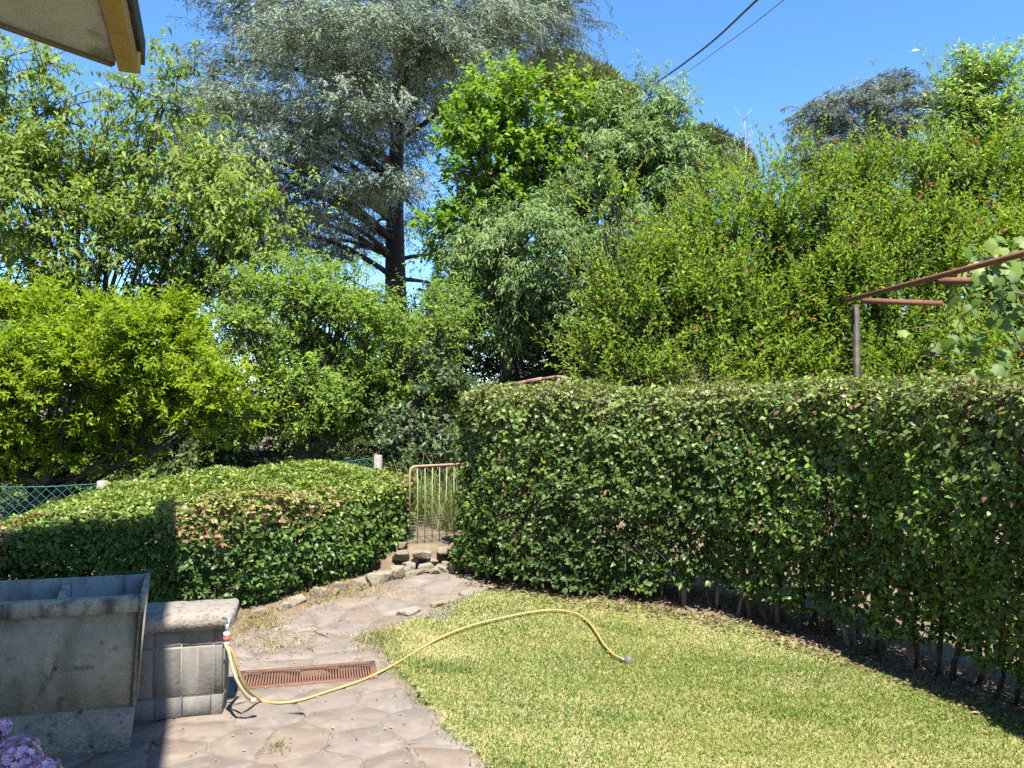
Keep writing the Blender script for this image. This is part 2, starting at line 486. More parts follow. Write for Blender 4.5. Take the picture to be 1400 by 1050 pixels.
prng = np.random.default_rng(21)
seeds = []
tries = 0
while tries < 9000:
    tries += 1
    p = np.array([prng.uniform(-3.4, 1.0), prng.uniform(2.4, 7.9)])
    dmin = .22 + .24 * prng.random()
    if all((p[0] - s[0]) ** 2 + ((p[1] - s[1])) ** 2 > dmin ** 2 for s in seeds): seeds.append(p)
seeds = np.array(seeds)
inside = in_poly(seeds[:, 0], seeds[:, 1], PATIO)
for i, s in enumerate(seeds):
    if not inside[i]: continue
    if in_grate(s[0], s[1], -.02): continue
    poly = [s + np.array(d) for d in ((-.6, -.6), (.6, -.6), (.6, .6), (-.6, .6))]
    order = np.argsort(((seeds - s) ** 2).sum(1))[1:26]
    joint = .003 + .005 * prng.random()
    for j in order:
        dlt = seeds[j] - s; dn = np.linalg.norm(dlt)
        ang = prng.normal() * .08
        n = dlt / dn
        poly = clip(poly, s + dlt / 2 - n * joint, n)
        if len(poly) < 3: break
    # keep clear of the drain
    d = s - GR_C; a = d @ VX; b = d @ UX
    if abs(a) < GR_L + .6 and abs(b) < GR_W + .6:
        if abs(a) - GR_L > abs(b) - GR_W:
            sg = 1 if a > 0 else -1
            poly = clip(poly, GR_C + VX * sg * (GR_L + .03), -VX * sg)
        else:
            sg = 1 if b > 0 else -1
            poly = clip(poly, GR_C + UX * sg * (GR_W + .03), -UX * sg)
    if len(poly) < 3: continue
    ring = []
    for k in range(len(poly)):
        a0 = poly[k]; b0 = poly[(k + 1) % len(poly)]
        ln = np.linalg.norm(b0 - a0)
        if ln < .02: continue
        m = max(1, int(ln / .045))
        for t in range(m):
            pt = a0 + (b0 - a0) * (t + (.18 if t == 0 else 0)) / m
            ring.append(pt + prng.normal(size=2) * .008)
        ring.append(b0 - (b0 - a0) * .16 / m + prng.normal(size=2) * .003)
    if len(ring) < 4: continue
    ring = np.array(ring); c = ring.mean(0)
    n = len(ring)
    h = .002 + .003 * prng.random(); tilt = prng.normal(size=2) * .006
    def zz(p, dz): return gz(p[:, 0], p[:, 1]) + dz + (p - c) @ tilt
    inner = c + (ring - c) * .955
    v = np.concatenate([np.c_[ring, zz(ring, -.03)], np.c_[ring, zz(ring, h - .005)], np.c_[inner, zz(inner, h)], [[c[0], c[1], float(gz(c[0], c[1])) + h + .001]]])
    j = np.arange(n); k = (j + 1) % n
    quads = np.concatenate([np.stack([j, k, n + k, n + j], 1), np.stack([n + j, n + k, 2 * n + k, 2 * n + j], 1)])
    tris = np.stack([2 * n + j, 2 * n + k, np.full(n, 3 * n)], 1)
    area = .5 * abs((ring[:, 0] * np.roll(ring[:, 1], -1) - ring[:, 1] * np.roll(ring[:, 0], -1)).sum())
    if area < .006: continue
    v[:, :2] -= c; z0 = v[-1, 2]; v[:, 2] -= z0
    o = mesh_obj('flagstone', v, [tris, quads], M['flag'], patio)
    o.location = (c[0], c[1], z0)

# ------------------------------------------------------------------ house behind on the left: only the eave corner is in the frame, the rest casts the shade
house = empty('house', (-3.6, 0.5, 0))
tag(house, 'ochre house with stained eave soffit and ochre barge board jutting in at top corner', 'house')
def hl(v): return np.asarray(v, float) - np.array([-3.6, 0.5, 0])
def prism(poly, z0, z1):
    n = len(poly); p = np.array(poly, float)
    v = np.concatenate([np.c_[p, np.full(n, z0)], np.c_[p, np.full(n, z1)]])
    j = np.arange(n); k = (j + 1) % n
    quads = np.stack([j, k, n + k, n + j], 1)
    tris = []
    for t in range(1, n - 1):
        tris += [[0, t + 1, t], [n, n + t, n + t + 1]]
    return v, tris, quads
FD = unit(np.array([.36, -.93]))                # direction of the barge board
C0 = P(158, 86, 4.40)
zs = C0[2]
LD = unit((P(0, 23, 3.79 * (zs - CAM_Z) / 1.93) - C0)[:2])
c2 = C0[:2]
left_end = c2 + LD * 2.6
poly = [c2, c2 + FD * 5.2, left_end + FD * 4.2, left_end]
mb = MB(); v, t, qd = prism(poly, zs, zs + .14)
mb.add(hl(v), t, qd); mb.build('eave_soffit', M['soffit'], house)
# dark drip edge along the soffit's free side
nrm2 = np.array([LD[1], -LD[0]])
if nrm2 @ (np.array([-2.0, 6.0]) - c2) < 0: nrm2 = -nrm2
mb = MB(); v, t, qd = prism([c2 + nrm2 * .004, left_end + nrm2 * .004, left_end + nrm2 * .05, c2 + nrm2 * .05], zs - .012, zs + .16)
mb.add(hl(v), t, qd); mb.build('drip_edge', M['brickwall'], house)
# barge board: two ochre lengths with a joint, sheet metal on top
side = np.array([-FD[1], FD[0]])
if side[0] < 0: side = -side
def board(a0, a1, zb, zt, zb1=None):
    p0 = c2 + side * .014; w = .115
    pts = [p0 + FD * a0, p0 + FD * a1, p0 + FD * a1 + side * w, p0 + FD * a0 + side * (w * .82)]
    v, t, qd = prism(pts, zb, zt)
    if zb1 is not None:
        v[0, 2] = zb1; v[3, 2] = zb1 + .01
    return v, t, qd
mb = MB(); v, t, qd = board(-.02, 5.2, zs - .035, zs + .20); mb.add(hl(v), t, qd); bb = mb.build('barge_board', M['ochre'], house)
mb = MB(); v, t, qd = board(-.20, -.028, zs - .035, zs + .20, zs + .06); mb.add(hl(v), t, qd); mb.build('barge_board', M['ochre'], house)
mb = MB(); p0 = c2 + side * .125
v, t, qd = prism([p0 - FD * .22 - side * .012, p0 + FD * 5.2, p0 + FD * 5.2 + side * .02, p0 - FD * .22 + side * .012], zs + .10, zs + .25)
mb.add(hl(v), t, qd); mb.build('metal_flashing', M['dark_post'], house)
# walls outside the frame, and an unseen roof added to cast the shade
HR = np.array([-1.81, 3.29]); E1 = unit(np.array([-1.13, -.24]))
mb = MB(); v, t, qd = prism([HR, HR + E1 * 9, HR + E1 * 9 + FD * 14, HR + FD * 14], 6.0, 6.22); mb.add(hl(v), t, qd); mb.build('shade_roof', M['tile'], house)
w0 = HR + E1 * 1.15 + FD * 1.1
mb = MB(); v, t, qd = prism([w0, w0 + E1 * 7, w0 + E1 * 7 + FD * 11, w0 + FD * 11], -.1, 5.995); mb.add(hl(v), t, qd); hw = mb.build('wall', M['plaster'], house)
for k, zc in ((1.6, 1.5), (4.6, 1.5), (1.6, 4.4), (4.6, 4.4)):
    pc = w0 + FD * (k + 2.2)
    def wbox(a0, a1, d0, d1, z0, z1):
        return prism([pc + FD * a0 + side * d0, pc + FD * a1 + side * d0, pc + FD * a1 + side * d1, pc + FD * a0 + side * d1], z0, z1)
    mb = MB(); v, t, qd = wbox(-.5, .5, .003, .03, zc - .65, zc + .65); mb.add(hl(v), t, qd); wp = mb.build('window', M['white'], house)
    mb = MB(); v, t, qd = wbox(-.44, .44, .032, .036, zc - .59, zc + .59); mb.add(hl(v), t, qd); mb.build('pane', M['glass'], wp)
    for a in (-.99, .53):
        mb = MB(); v, t, qd = wbox(a, a + .46, .004, .04, zc - .65, zc + .65); mb.add(hl(v), t, qd); mb.build('shutter', M['shutter'], wp)

# ------------------------------------------------------------------ concrete wash trough
def frame_mat(origin):
    """local x = along VX, local y = away from the camera, z up"""
    return origin
TO = (-1.965, 4.03, 0.0)
tr = empty('wash_trough', TO, TH)
tag(tr, 'old grey concrete double wash trough standing in the house shade', 'wash trough')
LX = -1.45
def taper_box(mb, prof, x0, x1, flare0=0.0, flare1=0.0, zt=.8):
    """prof: list of (y,z) closed; extruded along x; x end moves out by flare with height"""
    n = len(prof); p = np.array(prof, float)
    xa = x0 - flare0 * p[:, 1] / zt; xb = x1 + flare1 * p[:, 1] / zt
    v = np.concatenate([np.c_[xa, p], np.c_[xb, p]])
    j = np.arange(n); k = (j + 1) % n
    quads = np.stack([j, n + j, n + k, k], 1)
    tris = []
    for t in range(1, n - 1): tris += [[0, t, t + 1], [n, n + t + 1, n + t]]
    mb.add(v, tris, quads)
FL = .055
def fx(z): return FL * z / .8
# plinth
mb = MB(); r_ = np.random.default_rng(3)
taper_box(mb, [(0, -.05), (.45, -.05), (.45, .215), (.012, .215)], LX, 0, 0, FL); mb.build('plinth', M['concrete_base'], tr)
# apron (front slab leaning out)
mb = MB(); taper_box(mb, [(.03, .217), (.09, .217), (.0, .725), (-.075, .725)], LX, -.014, 0, FL); ap = mb.build('apron', M['concrete'], tr)
# front lip
mb = MB(); taper_box(mb, [(-.098, .727), (-.02, .727), (-.025, .792), (-.04, .803), (-.085, .80), (-.1, .788)], LX, -.014, 0, FL); mb.build('front_rim', M['concrete_rim'], tr)
# right end slab
mb = MB()
xe0, xe1 = -.012, .012
prof = [(.02, .219), (.44, .219), (.47, .5), (.475, .8), (.455, .812), (-.09, .812), (-.1015, .80), (-.099, .726), (-.077, .718)]
taper_box(mb, prof, xe0, xe1, -FL, FL); mb.build('end_wall', M['concrete_rim'], tr)
mb = MB(); taper_box(mb, prof, LX - .045, LX - .002, 0, 0); mb.build('end_wall', M['concrete_rim'], tr)
# back wall, bottom, divider
mb = MB(); taper_box(mb, [(.38, .45), (.42, .45), (.47, .806), (.43, .806)], LX, -.014, 0, FL); mb.build('back_wall', M['basin'], tr)
mb = MB(); mb.box(LX, 0.0, .03, .39, .43, .47); mb.build('basin_floor', M['basin'], tr)
mb = MB()
ar = []
for y, z in ((-.02, .47), (.39, .47), (.43, .79), (.41, .80), (.34, .785), (.18, .755), (.05, .765), (-.02, .788)): ar.append((y, z))
taper_box(mb, ar, -.375, -.335); mb.build('divider', M['concrete_rim'], tr)
# old crack repairs on the apron
def apron_y(z): return .03 - (.105) * (z - .217) / .508
def strip(name, pts, w):
    mb = MB(); P3 = np.array([[x, apron_y(z) - .0022, z] for x, z in pts]); 
    for a, b in zip(P3[:-1], P3[1:]):
        d = unit(b - a); s = np.array([-d[2], 0, d[0]]) * w * .5
        s[1] = apron_y(s[2] + .3) - apron_y(.3)
        mb.add(np.array([a - s, a + s, b + s, b - s]), None, [[0, 3, 2, 1]])
    return mb.build(name, M['concrete_base'], tr)
strip('crack_repair', [(-.335, .53), (-.345, .46), (-.365, .40), (-.41, .34), (-.43, .29), (-.44, .23)], .018)
strip('crack_repair', [(-.36, .45), (-.30, .437), (-.24, .445), (-.17, .44)], .022)

for ch in tr.children:
    for v_ in ch.data.vertices: v_.co.x -= .15 * v_.co.y

# ------------------------------------------------------------------ low block wall with stone cap
WO = (-1.665, 4.50, 0)
lw = empty('block_wall', WO, TH)
tag(lw, 'low wall of grey blocks with thick stone cap beside the trough', 'wall')
WL = -.52; WD = .30; WH = .50
mb = MB(); mb.box(WL, -.004, .0035, WD, -.05, WH - .002); mb.build('core', M['joint'], lw)
brn = np.random.default_rng(5)
rows = [(0.0, .118, [-.52, -.36, -.215, -.062, .0]), (.124, .395, [-.52, -.37, -.222, -.135, -.05, .0]), (.401, .495, [-.52, -.37, -.222, -.05, .0])]
for z0, z1, xs in rows:
    for a, b in zip(xs[:-1], xs[1:]):
        mb = MB(); mb.box(a + .003, b - (.003 if b < 0 else 0), -.001 + brn.normal() * .0015, .02, z0 + .003, z1 - .003, .0015, brn, .0006)
        mb.build('block', M['block'], lw)
    for a, b in ((.024, .16), (.166, .298)):
        mb = MB(); mb.box(-.02, .004 + brn.normal() * .0015, a, b, z0 + .003, z1 - .003, .004, brn, .0008)
        mb.build('block', M['block'], lw)
# cap
cn = np.random.default_rng(8)
prof = [(-.045, WH), (WD + .05, WH), (WD + .05, WH + .07), (WD + .02, WH + .085), (-.0, WH + .085), (-.03, WH + .075), (-.048, WH + .055)]
xs = np.linspace(WL - .02, .035, 12); xs = np.append(xs, [.05, .058])
shr = np.ones(len(xs)); shr[-2] = .93; shr[-1] = .8
sec = []
for x, s in zip(xs, shr):
    pr = np.array(prof); pc = pr.mean(0)
    pr = pc + (pr - pc) * s + cn.normal(size=pr.shape) * .002
    sec.append(np.c_[np.full(len(pr), x), pr])
n = len(prof); v = np.concatenate(sec); m_ = len(xs)
i_ = np.arange(m_ - 1)[:, None] * n; j_ = np.arange(n)[None]; k_ = (j_ + 1) % n
quads = np.stack([i_ + j_, i_ + n + j_, i_ + n + k_, i_ + k_], -1).reshape(-1, 4)
tris = []
for t in range(1, n - 1): tris += [[0, t, t + 1], [(m_ - 1) * n, (m_ - 1) * n + t + 1, (m_ - 1) * n + t]]
mb = MB(); mb.add(v, tris, quads); mb.build('cap_stone', M['cap'], lw)

# ------------------------------------------------------------------ drain grate
gr = empty('drain_grate', (GR_C[0], GR_C[1], 0), TH)
tag(gr, 'rusty slotted iron drain grate set into the paving', 'drain grate')
mb = MB(); mb.box(-GR_L, GR_L, -GR_W, GR_W, -.085, -.078)
for s in (-1, 1):
    mb.box(s * GR_L - .012, s * GR_L + .012, -GR_W - .012, GR_W + .012, -.085, -.012)
    mb.box(-GR_L, GR_L, s * GR_W - .012, s * GR_W + .012, -.0845, -.0125)
mb.build('channel', M['soil'], gr)
mb = MB()
for s in (-1, 1):
    mb.box(s * (GR_L - .004) - .016, s * (GR_L - .004) + .016, -GR_W - .018, GR_W + .018, -.012, .012)
    mb.box(-GR_L + .012, GR_L - .012, s * (GR_W + .003) - .015, s * (GR_W + .003) + .015, -.0118, .0112)
mb.build('frame', M['rust_drain'], gr)
sl = MB(); sl.box(-.0048, .0048, -GR_W + .012, GR_W - .012, -.02, .0085)
s0 = sl.build('slat', M['rust_drain'], gr)
ns = 47
for k in range(ns):
    o = s0 if k == 0 else link_mesh('slat', s0.data, gr)
    o.location = (-GR_L + .024 + (2 * GR_L - .048) * k / (ns - 1), 0, float(prng.normal() * .0008))

# ------------------------------------------------------------------ tap and hoses
def spline(pts, n=60):
    p = np.array(pts, float)
    d = np.concatenate([[0], np.cumsum(np.linalg.norm(np.diff(p, axis=0), axis=1))])
    q = np.concatenate([[2 * p[0] - p[1]], p, [2 * p[-1] - p[-2]]])
    out = []
    for s in np.linspace(0, len(p) - 1 - 1e-6, n):
        i = int(s); t = s - i
        a, b, c, e = q[i], q[i + 1], q[i + 2], q[i + 3]
        out.append(.5 * ((2 * b) + (-a + c) * t + (2 * a - 5 * b + 4 * c - e) * t * t + (-a + 3 * b - 3 * c + e) * t ** 3))
    return np.array(out)

tp = P(311, 856, 4.36)
tap = empty('garden_tap', tp)
tag(tap, 'chrome garden tap with white and red hose connector on the block wall corner', 'tap')
mb = MB()
mb.tube([[0, .13, .0], [0, .0, .0], [0, -.012, -.002]], [.011, .012, .012], 10)
mb.tube([[0, -.004, .01], [0, -.006, -.012], [0, -.012, -.034]], [.013, .012, .011], 10)
mb.tube([[0, .02, .0], [0, .02, .03]], [.010, .008], 8)
mb.build('body', M['chrome'], tap, smooth=True)
mb = MB(); mb.tube([[-.038, .018, .040], [.0, .02, .034], [.014, .02, .033]], [.006, .0075, .006], 8); mb.build('lever', M['chrome'], tap, smooth=True)
mb = MB(); mb.tube([[0, -.012, -.030], [0, -.013, -.052]], [.016, .017], 12); mb.build('connector', M['white'], tap, smooth=True)
mb = MB(); mb.tube([[0, -.013, -.053], [0, -.013, -.078]], [.0175, .0175], 12); mb.build('locking_ring', M['red'], tap, smooth=True)
mb = MB(); mb.tube([[0, -.013, -.079], [0, -.012, -.105]], [.0165, .013], 12); mb.build('connector', M['white'], tap, smooth=True)

def ground_pt(px, py, lift=.012):
    Y = 5.0
    for _ in range(40):
        p = P(px, py, Y); zg = float(gz(p[0], p[1])) + lift
        d = P(px, py, 1.0) - np.array([0, 0, CAM_Z])
        Y = max(2.0, (zg - CAM_Z) / d[2])
    return P(px, py, Y)
hs = empty('garden_hose', ground_pt(520, 920))
tag(hs, 'yellow garden hose snaking from the tap across paving onto the lawn', 'hose')
ho = np.array(hs.location)
pts = [tp + [.004, -.012, -.1], P(318, 893, 4.36), P(325, 915, 4.38), P(335, 940, 4.45), ground_pt(356, 957, .02)]
pts += [ground_pt(a, b, .014) for a, b in ((380, 961), (412, 957), (450, 945), (492, 931), (525, 916), (552, 901), (578, 885))]
pts += [ground_pt(a, b, .03) for a, b in ((610, 868), (645, 855), (685, 845), (725, 837), (758, 834), (785, 838), (803, 849), (815, 864), (825, 880), (838, 894), (853, 902))]
mb = MB(); mb.tube(spline(pts, 190) - ho, .0082, 8); mb.build('hose_tube', M['hose'], hs, smooth=True)
hs2 = empty('hose_end', ground_pt(345, 955))
tag(hs2, 'short faded hose hanging from the tap with open end above the paving', 'hose')
ho2 = np.array(hs2.location)
pts = [tp + [-.004, -.018, -.1], P(313, 892, 4.33), P(318, 915, 4.32), P(327, 936, 4.33), P(336, 950, 4.36), P(343, 957, 4.40)]
mb = MB(); mb.tube(spline(pts, 50) - ho2, .0095, 8); hb = mb.build('hose_tube', M['hose_grey'], hs2, smooth=True)
mb = MB(); e = pts[-1] - ho2; mb.tube([e, e + [.014, .006, -.006], e + [.026, .012, -.006]], [.0155, .0155, .013], 10); mb.build('end_fitting', M['pink'], hs2, smooth=True)
sp = ground_pt(859, 906, .0)
spk = empty('sprinkler', sp)
tag(spk, 'small grey domed sprinkler head lying on the lawn', 'sprinkler')
mb = MB()
rr = [(.034, 0), (.036, .012), (.033, .028), (.025, .042), (.014, .05), (.0, .052)]
mb.tube([[0, 0, z] for r, z in rr], [max(r, .001) for r, z in rr], 16); mb.build('dome', M['grey_plastic'], spk, smooth=True)
mb = MB(); mb.tube([[-.06, .02, .028], [-.03, .008, .026]], [.013, .014], 10); mb.build('hose_socket', M['grey_plastic'], spk, smooth=True)

# ------------------------------------------------------------------ stones: edging of the path and the step below the gate
def rock_mesh(name, r, sx, sy, sz, mat, parent=None, flat=.75):
    """an angular stone: hull of scattered points, edges worn"""
    bm = bmesh.new()
    for _ in range(20):
        d = unit(r.normal(size=3)); d = np.sign(d) * np.abs(d) ** .6
        p = d * np.array([sx, sy, sz]) * .5 * r.uniform(.82, 1.08)
        p[2] = min(p[2], sz * .5 * flat)
        bm.verts.new(p)
    res = bmesh.ops.convex_hull(bm, input=bm.verts)
    bmesh.ops.delete(bm, geom=list({g for g in res['geom_interior'] if isinstance(g, bmesh.types.BMVert)}), context='VERTS')
    bmesh.ops.dissolve_limit(bm, angle_limit=.25, verts=bm.verts, edges=bm.edges)
    bmesh.ops.bevel(bm, geom=list(bm.edges), offset=min(sx, sy, sz) * .07, segments=1, affect='EDGES', clamp_overlap=True)
    for v in bm.verts: v.co += Vector(r.normal(size=3) * min(sx, sy, sz) * .012)
    me = bpy.data.meshes.new(name); bm.to_mesh(me); bm.free(); me.materials.append(mat)
    return link_mesh(name, me, parent)
rk = np.random.default_rng(17)
edg = empty('stone_edging', (-1.5, 6.7, .1))
tag(edg, 'row of rough pale stones edging the path below the low hedge', 'stone edging')
path_e = spline([(-2.02, 6.28, 0), (-1.72, 6.62, 0), (-1.42, 6.88, 0), (-1.18, 7.06, 0), (-.98, 7.28, 0)], 60)
s_ = 0.0
while s_ < .995:
    p = path_e[int(s_ * 59)]
    L_ = rk.uniform(.06, .22)
    sx, sy, sz = L_ * 1.1, rk.uniform(.08, .15), rk.uniform(.08, .16) * (1.0 + .4 * s_)
    o = rock_mesh('stone', rk, sx, sy, sz, M['rock'], edg)
    dxy = path_e[min(59, int(s_ * 59) + 2)] - path_e[max(0, int(s_ * 59) - 2)]
    o.rotation_euler = (rk.normal() * .12, rk.normal() * .12, math.atan2(dxy[1], dxy[0]) + rk.normal() * .2)
    o.location = Vector((p[0] + rk.normal() * .02, p[1] + rk.normal() * .02, float(gz(p[0], p[1])) + sz * .10)) - edg.location
    s_ += (L_ * .88) / 1.5
stp = empty('stone_step', (-.55, 7.45, .2))
tag(stp, 'rough stone step and rubble below the rusty gate', 'stone step')
specs = [(-.80, 7.32, .18, .13, .09, .27), (-.98, 7.36, .13, .12, .1, .27), (-.66, 7.36, .12, .12, .11, .24), (-.52, 7.38, .2, .16, .13, .27),
         (-.34, 7.34, .22, .18, .16, .27), (-.16, 7.33, .2, .18, .15, .27), (-.34, 7.44, .52, .26, .06, .385),
         (-.86, 7.42, .2, .18, .09, .37), (-1.06, 7.46, .16, .14, .1, .36), (-.62, 7.5, .2, .16, .08, .40), (-.72, 7.28, .12, .1, .10, .24), (-.90, 7.24, .2, .12, .1, .22)]
for q_ in range(16):
    x_ = rk.uniform(-1.12, -.3); y_ = 7.33 + .12 * rk.random() + .1 * (x_ < -.9)
    specs.append((x_, y_, rk.uniform(.07, .15), rk.uniform(.07, .13), rk.uniform(.06, .11), float(gz(x_, y_)) + rk.uniform(.02, .06)))
for x, y, sx, sy, sz, z in specs:
    o = rock_mesh('stone', rk, sx * 1.1, sy * 1.1, sz * 1.05, M['rock'], stp)
    o.rotation_euler = (rk.normal() * .06, rk.normal() * .06, rk.normal() * .15)
    o.location = Vector((x, y, z)) - stp.location
# pale stones at the lawn side of the path
for k, (px, py, w) in enumerate(((560, 838, .22), (604, 826, .2), (640, 812, .16))):
    p = ground_pt(px, py, 0)
    o = rock_mesh('kerb_stone', rk, w * 1.1, w * .6, .07, M['rock'])
    o.location = (p[0], p[1], p[2] + .008); o.rotation_euler = (0, 0, .75 + rk.normal() * .15)
    tag(o, ['flat pale stone at the lawn edge farthest from the gate', 'pale stone at the lawn edge midway up the path', 'rounded pale stone at the lawn edge nearest the stone step'][k], 'stone', 'pale stones where lawn meets path')

# ------------------------------------------------------------------ gate
g0 = P(560, 757, 7.62); g1 = P(632, 748, 7.98)
gate = empty('garden_gate', (g0[0], g0[1], g0[2]))
tag(gate, 'small rusty iron gate with thin vertical bars between the two hedges', 'gate')
GW = float(np.linalg.norm((g1 - g0)[:2])) + .30; gate.rotation_euler = (0, 0, math.atan2(g1[1] - g0[1], g1[0] - g0[0]))
GH = P(560, 638, 7.62)[2] - g0[2]
def rounded(w, h, r=.04):
    pts = [(w - .3, 0)]
    return pts
mb = MB()
loop = [[0, 0, .05], [0, 0, GH - .05], [.012, 0, GH - .015], [.05, 0, GH], [GW, 0, GH]]
mb.tube(loop, .0125, 8)
mb.tube([[0, 0, .05], [.012, 0, .014], [.05, 0, 0], [GW, 0, 0]], .0125, 8)
mb.tube([[GW, 0, -.0], [GW, 0, GH]], .0125, 8)
mb.build('frame', M['rust_pale'], gate, smooth=True)
nb = 10
for k in range(nb):
    x = .085 + (GW - .15) * k / (nb - 1)
    top = GH if k in (3, 6) else GH * (.74 if k < 3 else .8)
    top = GH
    mb = MB(); mb.tube([[x, 0, 0.012], [x + rk.normal() * .004, rk.normal() * .004, GH * .5], [x, 0, top - .012]], .0048, 6)
    mb.build('bar', M['wire'], gate, smooth=True)
mb = MB()
for z in (.02, .2, .45):
    pass
for k in range(12):
    z = .03 + .03 * k
    mb.tube([[.012, .004, z], [GW, .004, z]], .0011, 3, cap=False)
for k in range(26):
    x = .02 + (GW - .04) * k / 25
    mb.tube([[x, .005, .01], [x, .005, .37]], .0011, 3, cap=False)
o = mb.build('wire_netting', M['wire'], gate); tag(o, kind='stuff')
mb = MB(); mb.tube([[GW + .05, 0, -.25], [GW + .05, 0, GH + .15]], .025, 10); mb.build('gate_post', M['rust'], gate, smooth=True)
for z in (.15, GH - .15):
    mb = MB(); mb.tube([[GW, 0, z], [GW + .05, 0, z]], .012, 8); mb.build('hinge', M['rust'], gate)

# ------------------------------------------------------------------ green wire fence with concrete posts
FP = [P(-190, 664, 6.7), P(-20, 662, 7.0), P(140, 657, 7.3), P(293, 646, 7.85), P(517, 622, 8.6)]
fen = empty('wire_fence', (FP[2][0], FP[2][1], float(gz(FP[2][0], FP[2][1]))))
tag(fen, 'green diamond mesh wire fence with pale concrete posts behind the low hedge', 'fence')
fo = np.array(fen.location)
for k, p in enumerate(FP[:5]):
    if k == 1: continue
    zg = float(gz(p[0], p[1]))
    mb = MB(); mb.box(-.036, .036, -.036, .036, zg - .1 - p[2], .0, .008, rk, .0015); o = mb.build('post', M['post_concrete'], fen)
    o.location = Vector(p) - Vector(fo); o.rotation_euler = (0, 0, rk.normal() * .3)
mb = MB()
for a, b in zip(FP[:-1], FP[1:]):
    a = a + np.array([0, .045, -.03]); b = b + np.array([0, .045, -.03])
    ln = np.linalg.norm((b - a)[:2]); H = .75; pit = .085
    for k in range(-int(H / pit) - 1, int(ln / pit) + 1):
        for sgn in (1, -1):
            # clip the slanted wire to the panel
            x0 = k * pit; x1 = x0 + H
            t0 = max(0, -x0) / H; t1 = min(H, ln - x0) / H
            if t1 <= t0: continue
            pts = []
            for t in (t0, t1):
                x = x0 + H * t; z = -H + H * t if sgn > 0 else -H * t
                p = a + (b - a) * (x / ln); p = p + np.array([0, 0, z]); pts.append(p - fo + np.array([0, sgn * .002, 0]))
            mb.tube(pts, .0026, 3, cap=False)
    for z in (0, -.37):
        mb.tube([a - fo + [0, -.004, z], (a + b) / 2 - fo + [0, -.004, z - .015], b - fo + [0, -.004, z]], .0032, 4)
o = mb.build('wire_mesh', M['mesh_green'], fen); tag(o, kind='stuff')

# ------------------------------------------------------------------ hedges
def resample(path, step=.04):
    p = spline(np.c_[np.array(path), np.zeros(len(path))] if len(path[0]) == 2 else path, 200)
    d = np.concatenate([[0], np.cumsum(np.linalg.norm(np.diff(p, axis=0), axis=1))])
    s = np.arange(0, d[-1], step)
    return np.stack([np.interp(s, d, p[:, i]) for i in range(3)], 1), d[-1]

def hedge_points(r, path, N, wf, wb, top, zb, rc, wts=(1, 1, .4), slope=0.0):
    """random points on a hedge's skin: position, outward normal, s along, v = where (0 front, 1 top, 2 back)"""
    c, ln = resample(path)
    tan = unit(np.gradient(c[:, :2], axis=0)); lat = np.stack([tan[:, 1], -tan[:, 0]], 1)   # to the right of travel = front
    i = r.integers(0, len(c), N)
    s = (i + r.random(N)) / len(c)
    ctr = c[i]; la = lat[i]
    tp = top(s); zbb = zb(s)
    hf = tp - zbb - rc; wt = np.full(N, wf + wb - 2 * rc); arc = np.full(N, rc * 1.5708)
    hb = hf
    parts = np.stack([hf * wts[0], arc * (wts[0] + wts[1]) / 2, wt * wts[1], arc * wts[1] * .9, hb * wts[2]], 1)
    cum = np.cumsum(parts, 1); u = r.random(N) * cum[:, -1]
    k = (u[:, None] > cum).sum(1)
    f = r.random(N)
    y = np.zeros(N); z = np.zeros(N); ny = np.zeros(N); nzv = np.zeros(N)
    m = k == 0; y[m] = wf; z[m] = (zbb + hf * f)[m]; ny[m] = 1
    m = k == 1; a = f * 1.5708; y[m] = (wf - rc + rc * np.cos(a))[m]; z[m] = (tp - rc + rc * np.sin(a))[m]; ny[m] = np.cos(a)[m]; nzv[m] = np.sin(a)[m]
    m = k == 2; y[m] = (-(wb - rc) + wt * f)[m]; z[m] = tp[m]; nzv[m] = 1
    m = k == 3; y[m] = (-(wb - rc) - rc * np.cos(a))[m]; z[m] = (tp - rc + rc * np.sin(a))[m]; ny[m] = -np.cos(a)[m]; nzv[m] = np.sin(a)[m]
    m = k == 4; y[m] = -wb; z[m] = (zbb + hf * f)[m]; ny[m] = -1
    z = z + slope * sst(.12, .45, s) * (wf - y) * (z > zbb + .5 * hf)
    pos = np.stack([ctr[:, 0] + la[:, 0] * y, ctr[:, 1] + la[:, 1] * y, z], 1)
    nrm = np.stack([la[:, 0] * ny, la[:, 1] * ny, nzv], 1)
    return pos, nrm, s, np.clip(k / 2, 0, 2)

def hedge_end(r, path, N, wf, wb, top, zb, at_start):
    c, ln = resample(path)
    tan = unit(np.gradient(c[:, :2], axis=0)); lat = np.stack([tan[:, 1], -tan[:, 0]], 1)
    i = 0 if at_start else len(c) - 1
    t = -tan[i] if at_start else tan[i]
    s = np.full(N, 0. if at_start else 1.)
    y = r.uniform(-wb, wf, N); z = zb(s) + (top(s) - zb(s)) * r.random(N)
    bul = .10 * (1 - (2 * (y + wb) / (wf + wb) - 1) ** 2)
    pos = np.stack([c[i, 0] + lat[i, 0] * y + t[0] * bul, c[i, 1] + lat[i, 1] * y + t[1] * bul, z], 1)
    nrm = np.broadcast_to(np.array([t[0], t[1], .15]), (N, 3)).copy()
    return pos, nrm, s, np.zeros(N)

